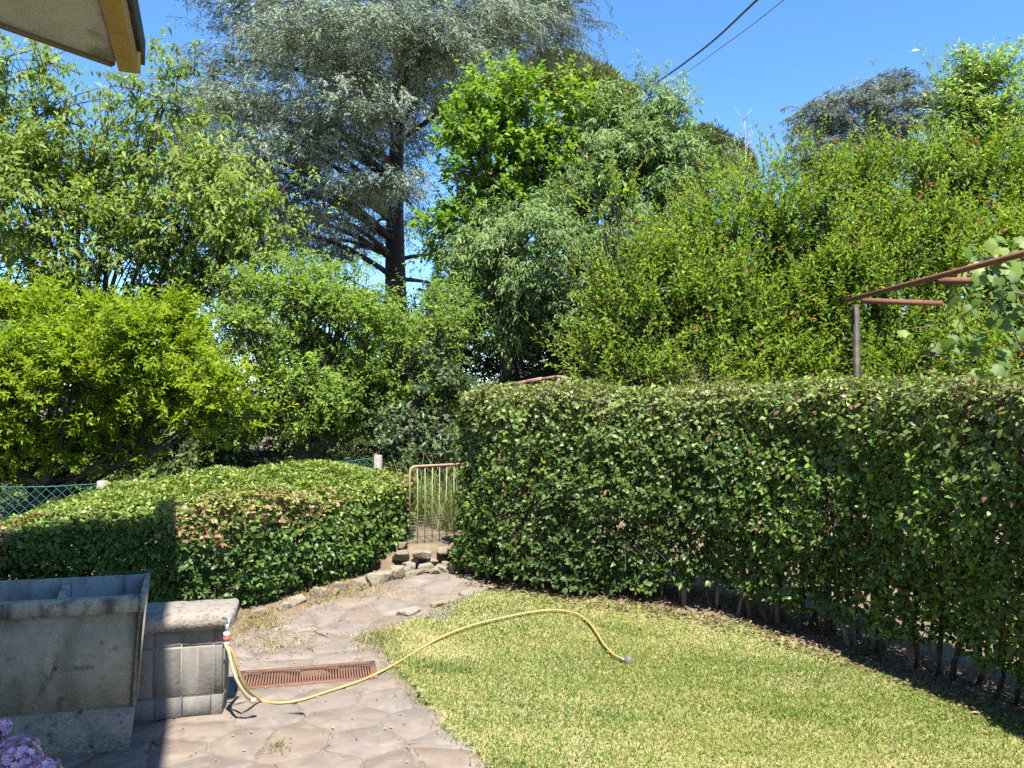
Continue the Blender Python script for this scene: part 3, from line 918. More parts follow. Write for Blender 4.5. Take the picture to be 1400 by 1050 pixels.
def hedge_leaves(r, pos, nrm, L, W, depth, bump, colf, shape='oval', sprig=5):
    """short sprigs with a few leaves each, so that leaves cluster"""
    N = len(pos)
    out = unit(nrm + r.normal(size=(N, 3)) * .45 + np.array([0, 0, .35]))
    base = pos + nrm * (nz(pos, 7.0, 2) * bump + nz(pos, 19.0, 4) * bump * .6 - r.exponential(depth, N))[:, None]
    ps = []; ax = []; nn = []; ids = []
    for k in range(sprig):
        ang = k * 2.4 + r.random(N) * 1.2
        ref = unit(np.cross(out, np.array([.3, .1, .94]))); bi = np.cross(out, ref)
        rad = ref * np.cos(ang)[:, None] + bi * np.sin(ang)[:, None]
        p = base + out * (L * (.35 * k / sprig + .1)) + rad * L * .12
        a = unit(out * (.25 + .5 * r.random(N))[:, None] + rad * 1.0 + r.normal(size=(N, 3)) * .25)
        ps.append(p); ax.append(a); nn.append(unit(out * .8 + nrm * .2 + np.array([0, 0, .35]) + r.normal(size=(N, 3)) * .3)); ids.append(np.arange(N))
    ps = np.concatenate(ps); ax = np.concatenate(ax); nn = np.concatenate(nn); ids = np.concatenate(ids)
    sc = np.clip(np.exp(r.normal(size=len(ps)) * .34 - .03), .45, 1.5) * (1 - .30 * np.clip(nrm[ids][:, 2], 0, 1))
    v, f, k = leaf_arrays(ps, ax, nn, L * sc, W * sc, shape, .12, .12)
    col = colf(ps, ids)
    return v, f, np.repeat(col, k, 0)

def mixc(a, b, t): return a[None] * (1 - t[:, None]) + b[None] * t[:, None]
def jitter(r, c, s=.22, h=.10):
    n = len(c)
    return np.clip(c * np.exp(r.normal(size=(n, 1)) * s) * np.exp(r.normal(size=(n, 3)) * h), .004, .8)

# tall hedge ---------------------------------------------------------
hr = np.random.default_rng(31)
TPATH = [(-.26, 7.50), (.12, 7.02), (.70, 6.78), (1.36, 6.60), (1.96, 6.28), (2.45, 5.78), (2.78, 5.22), (3.06, 4.5), (3.28, 3.6), (3.45, 2.4)]
th = empty('tall_hedge', (1.5, 7.2, float(gz(1.5, 7.2))))
tag(th, 'tall clipped dark green evergreen hedge curving along the lawn', 'hedge')
to = np.array(th.location)
ttop = lambda s: 1.93 + .03 * np.sin(s * 17) + .02 * np.sin(s * 41) + .02 * s
tzb = lambda s: .24 + .02 * sst(.05, .2, s) - .12 * sst(.35, .8, s) + .10 * np.sin(s * 23) * .5
NT = 21000
pos, nrm, s, kk = hedge_points(hr, TPATH, NT, .33, .42, ttop, tzb, .16, (1.0, 1.0, .35))
pe, ne, se, ke = hedge_end(hr, TPATH, 800, .33, .42, ttop, tzb, True)
pos = np.concatenate([pos, pe]); nrm = np.concatenate([nrm, ne]); s = np.concatenate([s, se]); kk = np.concatenate([kk, ke])
# lower part recedes a little, thins out towards the near end
hgt = (pos[:, 2] - .2) / 1.7
lowthin = (1 - sst(.0, .62, hgt)) * (.06 + .14 * sst(.04, .2, s) + .20 * sst(.3, .7, s))
gap = nz(pos, 4.2, 11) * .5 + .5
keep = hr.random(len(pos)) > lowthin * (.55 + .9 * gap)
keep &= hr.random(len(pos)) > .42 * sst(.45, .62, gap) * (kk < .3)
pos, nrm, s, kk, hgt = pos[keep], nrm[keep], s[keep], kk[keep], hgt[keep]
pos = pos - nrm * (.16 * (1 - sst(0, .55, hgt)) * sst(.03, .25, s))[:, None] * (kk < .3)[:, None]
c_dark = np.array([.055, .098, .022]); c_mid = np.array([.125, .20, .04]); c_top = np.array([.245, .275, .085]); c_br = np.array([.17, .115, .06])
def tcol(p, ids):
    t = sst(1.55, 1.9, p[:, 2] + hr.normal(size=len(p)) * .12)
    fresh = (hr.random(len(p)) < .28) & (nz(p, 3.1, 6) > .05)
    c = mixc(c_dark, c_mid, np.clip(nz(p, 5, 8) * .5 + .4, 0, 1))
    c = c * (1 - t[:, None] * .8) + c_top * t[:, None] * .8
    c[fresh] = np.array([.15, .25, .035])
    br = hr.random(len(p)) < .02 + .06 * t + .05 * sst(1.0, 1.5, p[:, 2]) * sst(.6, 2.4, p[:, 0])
    c[br] = c_br
    return jitter(hr, c, .25, .08)
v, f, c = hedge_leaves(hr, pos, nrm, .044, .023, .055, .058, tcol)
# inner leaves, loosely filling the volume
pi, ni, si, ki = hedge_points(hr, TPATH, 5200, .20, .30, lambda s: ttop(s) - .1, lambda s: tzb(s) + .02, .1, (1, .5, 1.1))
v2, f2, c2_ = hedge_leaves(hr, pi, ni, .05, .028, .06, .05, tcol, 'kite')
mb = MB(); mb.add(v - to, f, None, c); mb.add(v2 - to, f2, None, c2_)
o = mb.build('foliage', M['leaf_gloss'], th); tag(o, kind='stuff')
# stems
cpath, _ = resample(TPATH)
for k in range(95):
    mb = MB()
    t = (k + hr.random()) / 95
    p = cpath[int(t * (len(cpath) - 1))] + np.append(np.clip(hr.normal(size=2), -1.6, 1.6) * .09, 0)
    z0 = float(gz(p[0], p[1])) - .04
    h = hr.uniform(.9, 1.45); n = 7
    zz_ = np.linspace(0, 1, n)
    off = np.cumsum(hr.normal(size=(n, 2)) * .03, 0); off[0] = 0; off = np.clip(off, -.12, .12)
    pts = np.c_[p[0] + off[:, 0], p[1] + off[:, 1], z0 + h * zz_] - to
    r0 = hr.uniform(.011, .026) * (1 if t > .3 else .75)
    mb.tube(pts, r0 * (1 - .7 * zz_), 6)
    for q_ in range(3):
        a = pts[hr.integers(2, n)]
        d = unit(np.append(hr.normal(size=2), .8)) * hr.uniform(.12, .30)
        mb.tube([a, a + d * .5 + hr.normal(size=3) * .03, a + d], [r0 * .5, r0 * .35, .003], 4)
    mb.build('stem', M['bark' if hr.random() < .6 else 'bark_grey'], th, smooth=True)
# fine twigs
Nt = 4200
pt, nt_, st, kt = hedge_points(hr, TPATH, Nt, .26, .36, ttop, lambda s: tzb(s) + .35, .16, (1.2, .9, .3))
d = unit(nt_ * .6 + hr.normal(size=(Nt, 3)) * .6 + np.array([0, 0, .6]))
ln = hr.uniform(.12, .3, Nt)[:, None]
tw = np.stack([pt - d * ln * .8 - nt_ * .06, pt - d * ln * .35 + hr.normal(size=(Nt, 3)) * .015 - nt_ * .03, pt + d * ln * .1], 1)
v, q = twig_arrays(tw - to, .0042, .0018)
o = mesh_obj('twigs', v, [q], M['bark'], th); tag(o, kind='stuff')

# low hedge ----------------------------------------------------------
lr = np.random.default_rng(32)
LPATH = [(-5.2, 6.0), (-4.0, 6.22), (-3.05, 6.38), (-2.45, 6.62), (-1.98, 7.15), (-1.66, 7.62), (-1.44, 8.25)]
lh = empty('low_hedge', (-2.4, 6.6, float(gz(-2.4, 6.6))))
tag(lh, 'low clipped green hedge with browned edge behind the trough and block wall', 'hedge')
lo = np.array(lh.location)
ltop = lambda s: .70 + .34 * sst(.05, .55, s) + .015 * np.sin(s * 23) + .01 * np.sin(s * 51)
lzb = lambda s: .12 + .06 * np.sin(s * 31) + .08 * sst(.5, 1, s)
pos, nrm, s, kk = hedge_points(lr, LPATH, 16000, .46, .62, ltop, lzb, .09, (1.0, 1.25, .15), slope=.16)
pe, ne, se, ke = hedge_end(lr, LPATH, 800, .46, .62, ltop, lzb, False)
pos = np.concatenate([pos, pe]); nrm = np.concatenate([nrm, ne]); s = np.concatenate([s, se]); kk = np.concatenate([kk, ke])
pos = pos - nrm * (.12 * (1 - sst(.1, .55, pos[:, 2])))[:, None] * (kk < .3)[:, None]
gap = nz(pos, 5.2, 15) * .5 + .5
keep = lr.random(len(pos)) > .55 * sst(.42, .66, gap) * (kk < .3)
keep &= lr.random(len(pos)) > .5 * (1 - sst(.1, .4, pos[:, 2]))
pos, nrm, s, kk = pos[keep], nrm[keep], s[keep], kk[keep]
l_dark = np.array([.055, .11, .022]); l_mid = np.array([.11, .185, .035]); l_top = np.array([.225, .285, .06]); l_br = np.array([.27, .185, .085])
def lcol(p, ids):
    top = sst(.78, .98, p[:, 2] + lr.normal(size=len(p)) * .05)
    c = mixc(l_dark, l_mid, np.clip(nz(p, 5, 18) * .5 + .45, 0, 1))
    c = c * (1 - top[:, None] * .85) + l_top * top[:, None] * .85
    fr = (p[:, 2] > .62) & (nz(p, 3.3, 19) + .55 * nz(p, 9, 20) > .05) & (lr.random(len(p)) < .45)
    front = in_front(p)
    br = fr & (front > -.28) & (front < .1)
    c[br] = l_br
    return jitter(lr, c, .22, .08)
lc, _ = resample(LPATH)
ltan = unit(np.gradient(lc[:, :2], axis=0)); llat = np.stack([ltan[:, 1], -ltan[:, 0]], 1)
def in_front(p):
    """signed distance behind/before the front face of the low hedge"""
    out = np.zeros(len(p))
    for a in range(0, len(p), 4000):
        d = p[a:a + 4000, None, :2] - lc[None, ::4, :2]
        i = (d ** 2).sum(2).argmin(1)
        dd = d[np.arange(len(i)), i]
        out[a:a + 4000] = (dd * llat[::4][i]).sum(1) - .46
    return out
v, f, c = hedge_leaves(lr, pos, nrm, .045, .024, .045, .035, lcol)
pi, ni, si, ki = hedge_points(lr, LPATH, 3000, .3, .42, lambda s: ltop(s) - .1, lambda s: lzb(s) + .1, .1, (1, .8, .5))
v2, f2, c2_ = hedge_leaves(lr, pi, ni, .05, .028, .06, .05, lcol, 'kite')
mb = MB(); mb.add(v - lo, f, None, c); mb.add(v2 - lo, f2, None, c2_)
o = mb.build('foliage', M['leaf_gloss'], lh); tag(o, kind='stuff')
for k in range(60):
    mb = MB()
    t = (k + lr.random()) / 60
    p = lc[int(t * (len(lc) - 1))] + np.append(llat[int(t * (len(lc) - 1))] * lr.uniform(-.3, .3), 0)
    z0 = float(gz(p[0], p[1])) - .04; n = 6; zz_ = np.linspace(0, 1, n)
    off = np.cumsum(lr.normal(size=(n, 2)) * .03, 0); off[0] = 0
    mb.tube(np.c_[p[0] + off[:, 0], p[1] + off[:, 1], z0 + lr.uniform(.55, .8) * zz_] - lo, lr.uniform(.007, .016) * (1 - .7 * zz_), 5)
    mb.build('stem', M['bark_grey'], lh, smooth=True)

# ------------------------------------------------------------------ trees and shrubs
def bez(a, b, c, n):
    t = np.linspace(0, 1, n)[:, None]
    return (1 - t) ** 2 * a + 2 * t * (1 - t) * b + t * t * c

def crown_tree(name, label, cat, D, base, lobes, leaf, cols, mat='leaf', bark='bark', group=None, seed=1, trunk_r=.1, fork=.45,
               LAI=3.0, spray=(.35, 12), droop=.2, up=.3, hang=.3, fwd=.7, clump=.32, shape='kite', tip=None, inner=.35, stems=1, twig_r=.004, flower=None, csize=None, jit=.2):
    """lobes: (px, py, rx, ry, dY) measured on the photograph at distance D"""
    r = np.random.default_rng(seed)
    k_ = D / F
    L = np.array([np.append(P(l[0], l[1], D + l[4]), [l[2] * k_, (l[2] + l[3]) / 2 * k_ * (l[5] if len(l) > 5 else 1.0), l[3] * k_]) for l in lobes])
    bx, by = base
    bz = float(gz(bx, by)) - .05
    root = empty(name, (bx, by, bz))
    tag(root, label, cat, group)
    o0 = np.array([bx, by, bz])
    # sprays
    npl = spray[1]
    leafpx = leaf[0] * leaf[1] * .55 / k_ ** 2
    area = sum(math.pi * l[2] * l[3] for l in lobes)
    nspray = int(area * LAI / leafpx / npl)
    w = np.array([l[2] * l[3] for l in lobes], float); w /= w.sum()
    orgs = []; dirs = []; cl_id = []; clump_c = []
    cid = 0
    for li in range(len(L)):
        c, rad = L[li, :3], L[li, 3:]
        n = max(3, int(nspray * w[li]))
        crad = clump * rad.mean() if csize is None else csize
        nc = max(6, int(2.0 * (rad.mean() / crad) ** 2))
        dd = unit(r.normal(size=(nc * 3, 3)))
        # the side away from the camera carries fewer clumps
        dd = dd[(dd[:, 1] < .25) | (r.random(len(dd)) < .35)][:nc]
        rr_ = np.where(r.random(len(dd)) < inner, r.uniform(.25, .75, len(dd)), r.uniform(.72, 1.0, len(dd)))
        cc = c + dd * rad * rr_[:, None]
        # drop clumps buried in other lobes
        bur = np.zeros(len(cc), bool)
        for lj in range(len(L)):
            if lj != li:
                q_ = (((cc - L[lj, :3]) / L[lj, 3:]) ** 2).sum(1)
                bur |= q_ < .3
        kp = ~bur | (r.random(len(cc)) < .3)
        cc, dd = cc[kp], dd[kp]
        if len(cc) == 0: continue
        pick = r.integers(0, len(cc), n)
        og = cc[pick] + r.normal(size=(n, 3)) * crad * np.array([.5, .5, .38])
        dv = unit(dd[pick] * .8 + r.normal(size=(n, 3)) * .55 + np.array([0, 0, up]))
        orgs.append(og); dirs.append(dv); cl_id.append(pick + cid); clump_c.append(cc); cid += len(cc)
    org = np.concatenate(orgs); dr = np.concatenate(dirs); cl_id = np.concatenate(cl_id); clump_c = np.concatenate(clump_c)
    n = len(org)
    ln = spray[0] * np.exp(r.normal(size=n) * .3)
    ps = []; ax = []; nn = []; tt = []; sid = []
    ref = unit(np.cross(dr, np.array([.2, .13, .97]) + r.normal(size=(n, 3)) * .1)); bi = np.cross(dr, ref)
    for q_ in range(npl):
        t = (.12 + .88 * (q_ + r.random(n) * .8) / npl)
        p = org + dr * (ln * t)[:, None]; p[:, 2] -= droop * ln * t * t
        tan = dr.copy(); tan[:, 2] -= 2 * droop * t
        ang = q_ * 2.4 + r.random(n) * .9
        rad = ref * np.cos(ang)[:, None] + bi * np.sin(ang)[:, None]
        a = tan * fwd + rad * .8 + r.normal(size=(n, 3)) * .2; a[:, 2] -= hang
        ps.append(p); ax.append(a); tt.append(t); sid.append(np.arange(n))
        nn.append(dr * .3 + np.array([.08, -.40, .80]) + r.normal(size=(n, 3)) * .30)
    ps = np.concatenate(ps); ax = np.concatenate(ax); nn = np.concatenate(nn); tt = np.concatenate(tt); sid = np.concatenate(sid)
    sc = np.exp(r.normal(size=len(ps)) * .22) * (1.05 - .3 * tt)
    v, f, k = leaf_arrays(ps, ax, nn, leaf[0] * sc, leaf[1] * sc, shape, .15, .22)
    ca, cb = np.array(cols[0]), np.array(cols[1])
    cv = r.random(cid); sv = r.random(n)
    mixv = np.clip(.55 * cv[cl_id][sid] + .45 * sv[sid] + r.normal(size=len(sid)) * .12, 0, 1)
    c = mixc(ca, cb, mixv)
    if tip is not None:
        tc, prob = np.array(tip[0]), tip[1]
        red = (r.random(n) < prob)[sid] & (tt > (tip[2] if len(tip) > 2 else .72))
        c[red] = tc
    c = jitter(r, c, jit, .07)
    mb = MB(); mb.add(v - o0, f, None, np.repeat(c, k, 0))
    o = mb.build('crown', M[mat], root); tag(o, kind='stuff')
    # twigs carrying the sprays
    sel = r.random(n) < min(1, 1300 / n)
    e = org + dr * ln[:, None]; e[:, 2] -= droop * ln
    m_ = org + dr * (ln * .5)[:, None]; m_[:, 2] -= droop * ln * .25
    st = clump_c[cl_id]
    tw = np.stack([st, org, e], 1)[sel]
    v, q = twig_arrays(tw - o0, twig_r * 1.8, twig_r * .5)
    o = mesh_obj('twigs', v, [q], M[bark], root); tag(o, kind='stuff')
    # trunk and limbs
    ctr = (L[:, :3] * w[:, None]).sum(0)
    zt = L[:, 2].min()
    mb = MB()
    for sI in range(stems):
        b0 = np.array([bx, by, bz]) + (np.append(r.normal(size=2) * trunk_r * 2.2, 0) if stems > 1 else 0)
        fk = b0 + (ctr - b0) * fork + np.append(r.normal(size=2) * .12, 0)
        pts = bez(b0, np.array([b0[0] * .7 + fk[0] * .3, b0[1] * .7 + fk[1] * .3, (b0[2] + fk[2]) / 2]), fk, 8)
        pts[1:-1, :2] += r.normal(size=(6, 2)) * trunk_r * .25
        tr_ = trunk_r / math.sqrt(stems) * 1.15
        mb.tube(pts - o0, np.linspace(1.25, .75, 8) * tr_, 9)
        for li in range(len(L)):
            if li % stems != sI: continue
            lc_ = L[li, :3]
            a = pts[7] if r.random() < .6 else pts[5]
            mid = a * .45 + lc_ * .55 + np.array([0, 0, -.12 * np.linalg.norm(lc_ - a)]) + r.normal(size=3) * .08
            lp = bez(a, mid, lc_, 8)
            rb = tr_ * (.35 + .35 * math.sqrt(w[li] / w.max()))
            mb.tube(lp - o0, np.linspace(1, .4, 8) * rb, 6)
            near = ((clump_c - lc_) ** 2).sum(1)
            idx = np.argsort(near)[:14]
            for t_ in idx[::1]:
                s0 = lp[r.integers(4, 8)]
                bl = bez(s0, s0 * .5 + clump_c[t_] * .5 + r.normal(size=3) * .1, clump_c[t_], 5)
                mb.tube(bl - o0, np.linspace(.30, .08, 5) * rb + .002, 4, cap=False)
    mb.build('trunk', M[bark], root, smooth=True)
    return root

def xy(px, Y): p = P(px, 560, Y); return (float(p[0]), float(Y))

def cedar(name, label, D, base_px, pads, top_px, seed, trunk_r, cols, tuft=.085, nb=110, nt=22, trunk_pts=None, limbs_from=None, hang=.5):
    r = np.random.default_rng(seed)
    k_ = D / F
    bx, by = xy(base_px, D); bz = float(gz(bx, by)) - .1
    root = empty(name, (bx, by, bz)); tag(root, label, 'tree')
    o0 = np.array([bx, by, bz])
    tp_ = P(top_px[0], top_px[1], D)
    trunk = np.array([[bx, by, bz], *[P(a, b, D) for a, b in (trunk_pts or [])], tp_])
    tk = spline(trunk, 24)
    mb = MB(); mb.tube(tk - o0, np.linspace(1.1, .12, 24) * trunk_r, 10)
    V = []; Fc = []; Cc = []; off = 0
    TW = []
    for pad in pads:
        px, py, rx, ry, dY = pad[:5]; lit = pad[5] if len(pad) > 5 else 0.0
        c = P(px, py, D + dY); R = np.array([rx * k_, rx * k_, ry * k_])
        # limb from the trunk, rising outward then level
        zt = c[2] - abs(c[0] - tk[:, 0].mean()) * .25 - .4
        i = int(np.clip(np.searchsorted(tk[:, 2], zt), 2, 22))
        a = tk[i]
        mid = a * .4 + c * .6 + np.array([0, 0, .16 * np.linalg.norm(c - a)]) + r.normal(size=3) * .25
        lp = bez(a, mid, c, 9)
        mb.tube(lp - o0, np.linspace(.24, .05, 9) * trunk_r, 6)
        out = unit(np.append((c - a)[:2], 0))
        n = int(nb * (rx / 68.) ** 1.6 * (1 + .5 * lit))
        ang = r.uniform(0, 2 * np.pi, n)
        hd = np.stack([np.cos(ang), np.sin(ang), 0 * ang], 1)
        hd = unit(hd + out * .5)
        s0 = c + r.normal(size=(n, 3)) * R * np.array([.42, .42, .40])
        ln = rx * k_ * r.uniform(.35, .95, n)
        t = np.linspace(0, 1, 5)
        rise = r.uniform(.02, .28, n)
        dr_ = r.uniform(.3, 1.0, n) ** 1.5 * hang
        pts = s0[:, None] + hd[:, None] * (ln[:, None] * (t - .22 * t * t))[..., None]
        pts[..., 2] += ln[:, None] * (rise[:, None] * t - (rise + dr_)[:, None] * t ** 2.2)
        TW.append(pts)
        # side branchlets hang from the branchlet
        tt = r.random((n, nt)) ** .8
        i0 = np.minimum((tt * 4).astype(int), 3); fr = tt * 4 - i0
        pp = pts[np.arange(n)[:, None], i0] * (1 - fr)[..., None] + pts[np.arange(n)[:, None], i0 + 1] * fr[..., None]
        tan = unit(pts[np.arange(n)[:, None], i0 + 1] - pts[np.arange(n)[:, None], i0])
        pp = pp.reshape(-1, 3); tan = tan.reshape(-1, 3)
        m = len(pp)
        side = unit(np.cross(tan, np.array([0, 0, 1.]))) * r.choice([-1, 1], m)[:, None]
        dd = unit(tan * .75 + side * r.uniform(.1, 1.0, m)[:, None] + np.array([0, 0, -.25]) + r.normal(size=(m, 3)) * .22)
        pp = pp + dd * r.uniform(0, .25, m)[:, None] * .6 + np.array([0, 0, -1.0]) * (r.random(m) ** 3 * .25)[:, None]
        up_ = np.array([.05, -.4, .8]) + r.normal(size=(m, 3)) * .5
        v, f, k = leaf_arrays(pp, dd, up_, tuft * np.exp(r.normal(size=m) * .3) * 1.35, tuft * .62, 'needle', .12, .15)
        base = np.array(cols[0]) * (1 - r.random()) + np.array(cols[1]) * r.random() * 0
        mixv = np.clip(r.random() * .4 + .45 * lit + np.repeat(r.random(n), nt) * .4 + r.normal(size=m) * .12, 0, 1)  # lit boughs: sunlight painted in as a paler needle tint
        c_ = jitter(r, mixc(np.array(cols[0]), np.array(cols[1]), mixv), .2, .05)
        brn_ = r.random(m) < .03; c_[brn_] = (.12, .09, .06)
        V.append(v); Fc.append(f + off); Cc.append(np.repeat(c_, k, 0)); off += len(v)
    mb.build('trunk', M['bark_cedar'], root, smooth=True)
    o = mesh_obj('crown', np.concatenate(V) - o0, [np.concatenate(Fc)], M['needle'], root, np.concatenate(Cc)); tag(o, kind='stuff')
    tw = np.concatenate(TW)
    v, q = twig_arrays(tw[::2][:, [0, 2, 4]] - o0, .010, .004)
    o = mesh_obj('branchlets', v, [q], M['bark_cedar'], root); tag(o, kind='stuff')
    return root

# --- the big blue cedar
cr = np.random.default_rng(77)
SIL = [(268, 150), (285, 95), (290, 30), (310, -60), (420, -110), (540, -110), (640, -110), (740, -70), (790, 0), (775, 40), (745, 75), (690, 100), (635, 140), (612, 200), (605, 260), (600, 330), (600, 380), (560, 330), (520, 330), (480, 360), (430, 370), (380, 340), (330, 300), (300, 240)]
HOLES = [(440, 120, 12), (350, 175, 12), (470, 215, 14), (592, 235, 38), (575, 372, 45), (518, 372, 30), (545, 285, 18), (600, 185, 20), (272, 60, 14), (620, 290, 26)]
pads = []
tries = 0
while len(pads) < 50 and tries < 8000:
    tries += 1
    x, y = cr.uniform(262, 790), cr.uniform(-110, 390)
    if not in_poly(np.array([x - 52, x, x + 52]), np.array([y, y, y]), SIL).all() and not (in_poly(np.array([x]), np.array([y]), SIL)[0] and cr.random() < .12): continue
    if any((x - a) ** 2 + (y - b) ** 2 < (c_ + 22) ** 2 for a, b, c_ in HOLES): continue
    if any(abs(x - p[0]) < 74 and abs(y - p[1]) < 34 for p in pads): continue
    dY = cr.uniform(-4.5, 3.0)
    if abs(x - 545) < 45 and y > 140: dY = cr.uniform(.8, 4)
    pads.append((x, y, cr.uniform(55, 95), cr.uniform(11, 19), dY))
pads += [(320, 140, 60, 22, -3), (345, 240, 62, 30, -4), (318, 205, 50, 24, -3.5), (430, 165, 70, 30, -4), (475, 270, 70, 28, -3), (600, 350, 26, 30, 1), (645, 130, 50, 20, -2), (725, 20, 46, 16, -2), (740, 5, 36, 12, -1),
         (500, 100, 72, 26, -5), (400, 60, 72, 26, -5), (590, 60, 72, 26, -5), (670, 50, 60, 20, -3), (380, 300, 50, 30, -2), (600, 130, 50, 22, 1), (570, 300, 26, 26, 2.5), (595, 390, 30, 36, 2), (470, 345, 44, 30, 2)]
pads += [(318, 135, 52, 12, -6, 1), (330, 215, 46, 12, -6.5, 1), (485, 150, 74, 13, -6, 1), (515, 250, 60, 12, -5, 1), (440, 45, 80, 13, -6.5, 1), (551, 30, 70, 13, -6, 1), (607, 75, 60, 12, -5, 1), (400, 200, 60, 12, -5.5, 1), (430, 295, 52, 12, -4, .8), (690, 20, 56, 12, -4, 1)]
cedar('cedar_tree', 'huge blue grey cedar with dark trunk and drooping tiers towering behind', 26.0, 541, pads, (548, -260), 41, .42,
      [(.085, .118, .080), (.26, .315, .215)], trunk_pts=[(541, 420), (540, 300), (543, 170), (548, 20)], nb=92, nt=44, hang=.42)
# --- the small cedar far away on the right
pads2 = []
SIL2 = [(1078, 215), (1085, 180), (1115, 140), (1180, 120), (1215, 98), (1255, 105), (1262, 160), (1250, 225), (1180, 240), (1110, 235)]
tries = 0
while len(pads2) < 26 and tries < 4000:
    tries += 1
    x, y = cr.uniform(1085, 1255), cr.uniform(105, 235)
    if not in_poly(np.array([x]), np.array([y]), SIL2)[0]: continue
    if any(abs(x - p[0]) < 26 and abs(y - p[1]) < 14 for p in pads2): continue
    pads2.append((x, y, cr.uniform(26, 38), cr.uniform(9, 14), cr.uniform(-3, 3)))
cedar('cedar_tree', 'distant flat-topped blue cedar seen above the shrubs against the sky', 42.0, 1185, pads2, (1205, 120), 42, .3,
      [(.11, .14, .11), (.23, .265, .21)], trunk_pts=[(1187, 300), (1192, 200)], tuft=.13, nb=230, nt=34, hang=.25)

# --- stone pines whose domes show over the middle trees
def pine(name, label, D, base_px, lobes, seed, cols, tuft=.16):
    r = np.random.default_rng(seed); k_ = D / F
    bx, by = xy(base_px, D); bz = float(gz(bx, by)) - .1
    root = empty(name, (bx, by, bz)); tag(root, label, 'tree', None); o0 = np.array([bx, by, bz])
    V = []; Fc = []; Cc = []; off = 0; mb = MB()
    ctr = np.mean([P(l[0], l[1], D) for l in lobes], 0)
    top = np.array([bx, by, ctr[2] - 1.5])
    mb.tube(spline([o0, (o0 + top) / 2 + [.2, 0, 0], top], 10) - o0, np.linspace(.4, .25, 10), 9)
    for px, py, rx, ry, dY in lobes:
        c = P(px, py, D + dY); R = np.array([rx, (rx + ry) / 2, ry]) * k_
        mb.tube(bez(top, (top + c) / 2 - [0, 0, .4], c, 6) - o0, np.linspace(.16, .05, 6), 6)
        n = int(rx * ry * .8)
        dd = unit(r.normal(size=(n, 3))); dd[:, 2] = np.abs(dd[:, 2]) * 1.2 - .4; dd = unit(dd)
        p = c + dd * R * r.uniform(.75, 1.02, n)[:, None] * (1 + .12 * nz(dd * 3, 2.6, 5))[:, None]
        cc = mixc(np.array(cols[0]), np.array(cols[1]), r.random(n))
        for q_ in range(4):
            a = unit(dd * .6 + np.array([0, 0, .6]) + r.normal(size=(n, 3)) * .45)
            v, f, k = leaf_arrays(p, a, r.normal(size=(n, 3)), tuft * np.exp(r.normal(size=n) * .2) * 1.6, tuft * .3, 'kite', 0, 0)
            V.append(v); Fc.append(f + off); Cc.append(np.repeat(jitter(r, cc, .2, .06), k, 0)); off += len(v)
    mb.build('trunk', M['bark'], root, smooth=True)
    o = mesh_obj('crown', np.concatenate(V) - o0, [np.concatenate(Fc)], M['needle'], root, np.concatenate(Cc)); tag(o, kind='stuff')
pine('pine_tree', 'rounded olive green pine dome showing between cedar and bright tree', 34.0, 780,
     [(765, 112, 55, 38, 0), (805, 128, 46, 36, -1), (725, 132, 40, 40, 0), (838, 150, 34, 32, 0), (748, 98, 34, 22, 1), (788, 106, 30, 24, -1), (856, 132, 20, 16, 0)], 51, [(.11, .135, .035), (.19, .21, .055)])
pine('pine_tree', 'dark pine dome just above the grey green tree near bare twigs', 38.0, 965,
     [(940, 215, 50, 40, 0), (985, 225, 40, 38, 0), (965, 200, 30, 26, 0), (890, 200, 40, 40, 1), (1010, 235, 22, 30, -1)], 52, [(.085, .105, .035), (.14, .16, .05)])

# --- walnut-like tree, top left
crown_tree('walnut_tree', 'airy light green tree with drooping pointed leaves under the eave', 'tree', 11.0, xy(150, 11.4),
    [(40, 100, 34, 36, 0), (20, 200, 80, 60, 0), (110, 190, 55, 60, .3), (60, 300, 90, 70, -.3), (20, 390, 80, 50, 0), (-80, 250, 80, 150, .3), (-60, 120, 50, 50, 0),
     (225, 140, 48, 42, -.2), (250, 215, 52, 48, 0), (190, 240, 40, 40, .4), (150, 330, 60, 50, 0), (290, 280, 60, 50, -.2), (240, 330, 60, 50, 0), (350, 310, 45, 36, -.2), (320, 370, 70, 45, 0), (150, 400, 70, 40, .3), (250, 400, 60, 40, .2),
     (150, 130, 20, 16, .2), (370, 280, 26, 18, -.2), (70, 230, 60, 50, .2)],
    (.112, .042), [(.145, .215, .032), (.27, .345, .068)], 'leaf', 'bark', seed=61, trunk_r=.065, fork=.42, LAI=4.6, spray=(.30, 9), droop=.15, up=.35, hang=.55, fwd=.35, csize=.5, shape='kite', inner=.3, twig_r=.005)
# --- yellow green round shrub, left
crown_tree('bay_shrub', 'rounded yellow green shrub with small dense leaves behind the wire fence', 'shrub', 8.9, xy(75, 9.2),
    [(60, 470, 90, 66, 0), (160, 470, 85, 66, -.1), (240, 500, 70, 70, -.1), (290, 530, 52, 56, -.2), (-30, 480, 70, 70, 0), (100, 530, 110, 60, -.2), (30, 590, 60, 48, -.2), (300, 570, 36, 30, -.2), (200, 450, 60, 44, .1), (220, 560, 60, 34, 0), (-20, 580, 60, 60, 0), (130, 590, 50, 34, .1), (100, 625, 70, 24, .2), (-30, 630, 70, 30, 0), (210, 605, 50, 24, .2)],
    (.075, .026), [(.165, .245, .008), (.285, .375, .014)], 'leaf', 'bark', seed=62, trunk_r=.12, fork=.35, LAI=5.2, spray=(.20, 10), droop=.05, up=.55, hang=.0, fwd=.8, csize=.28, stems=4, inner=.3)
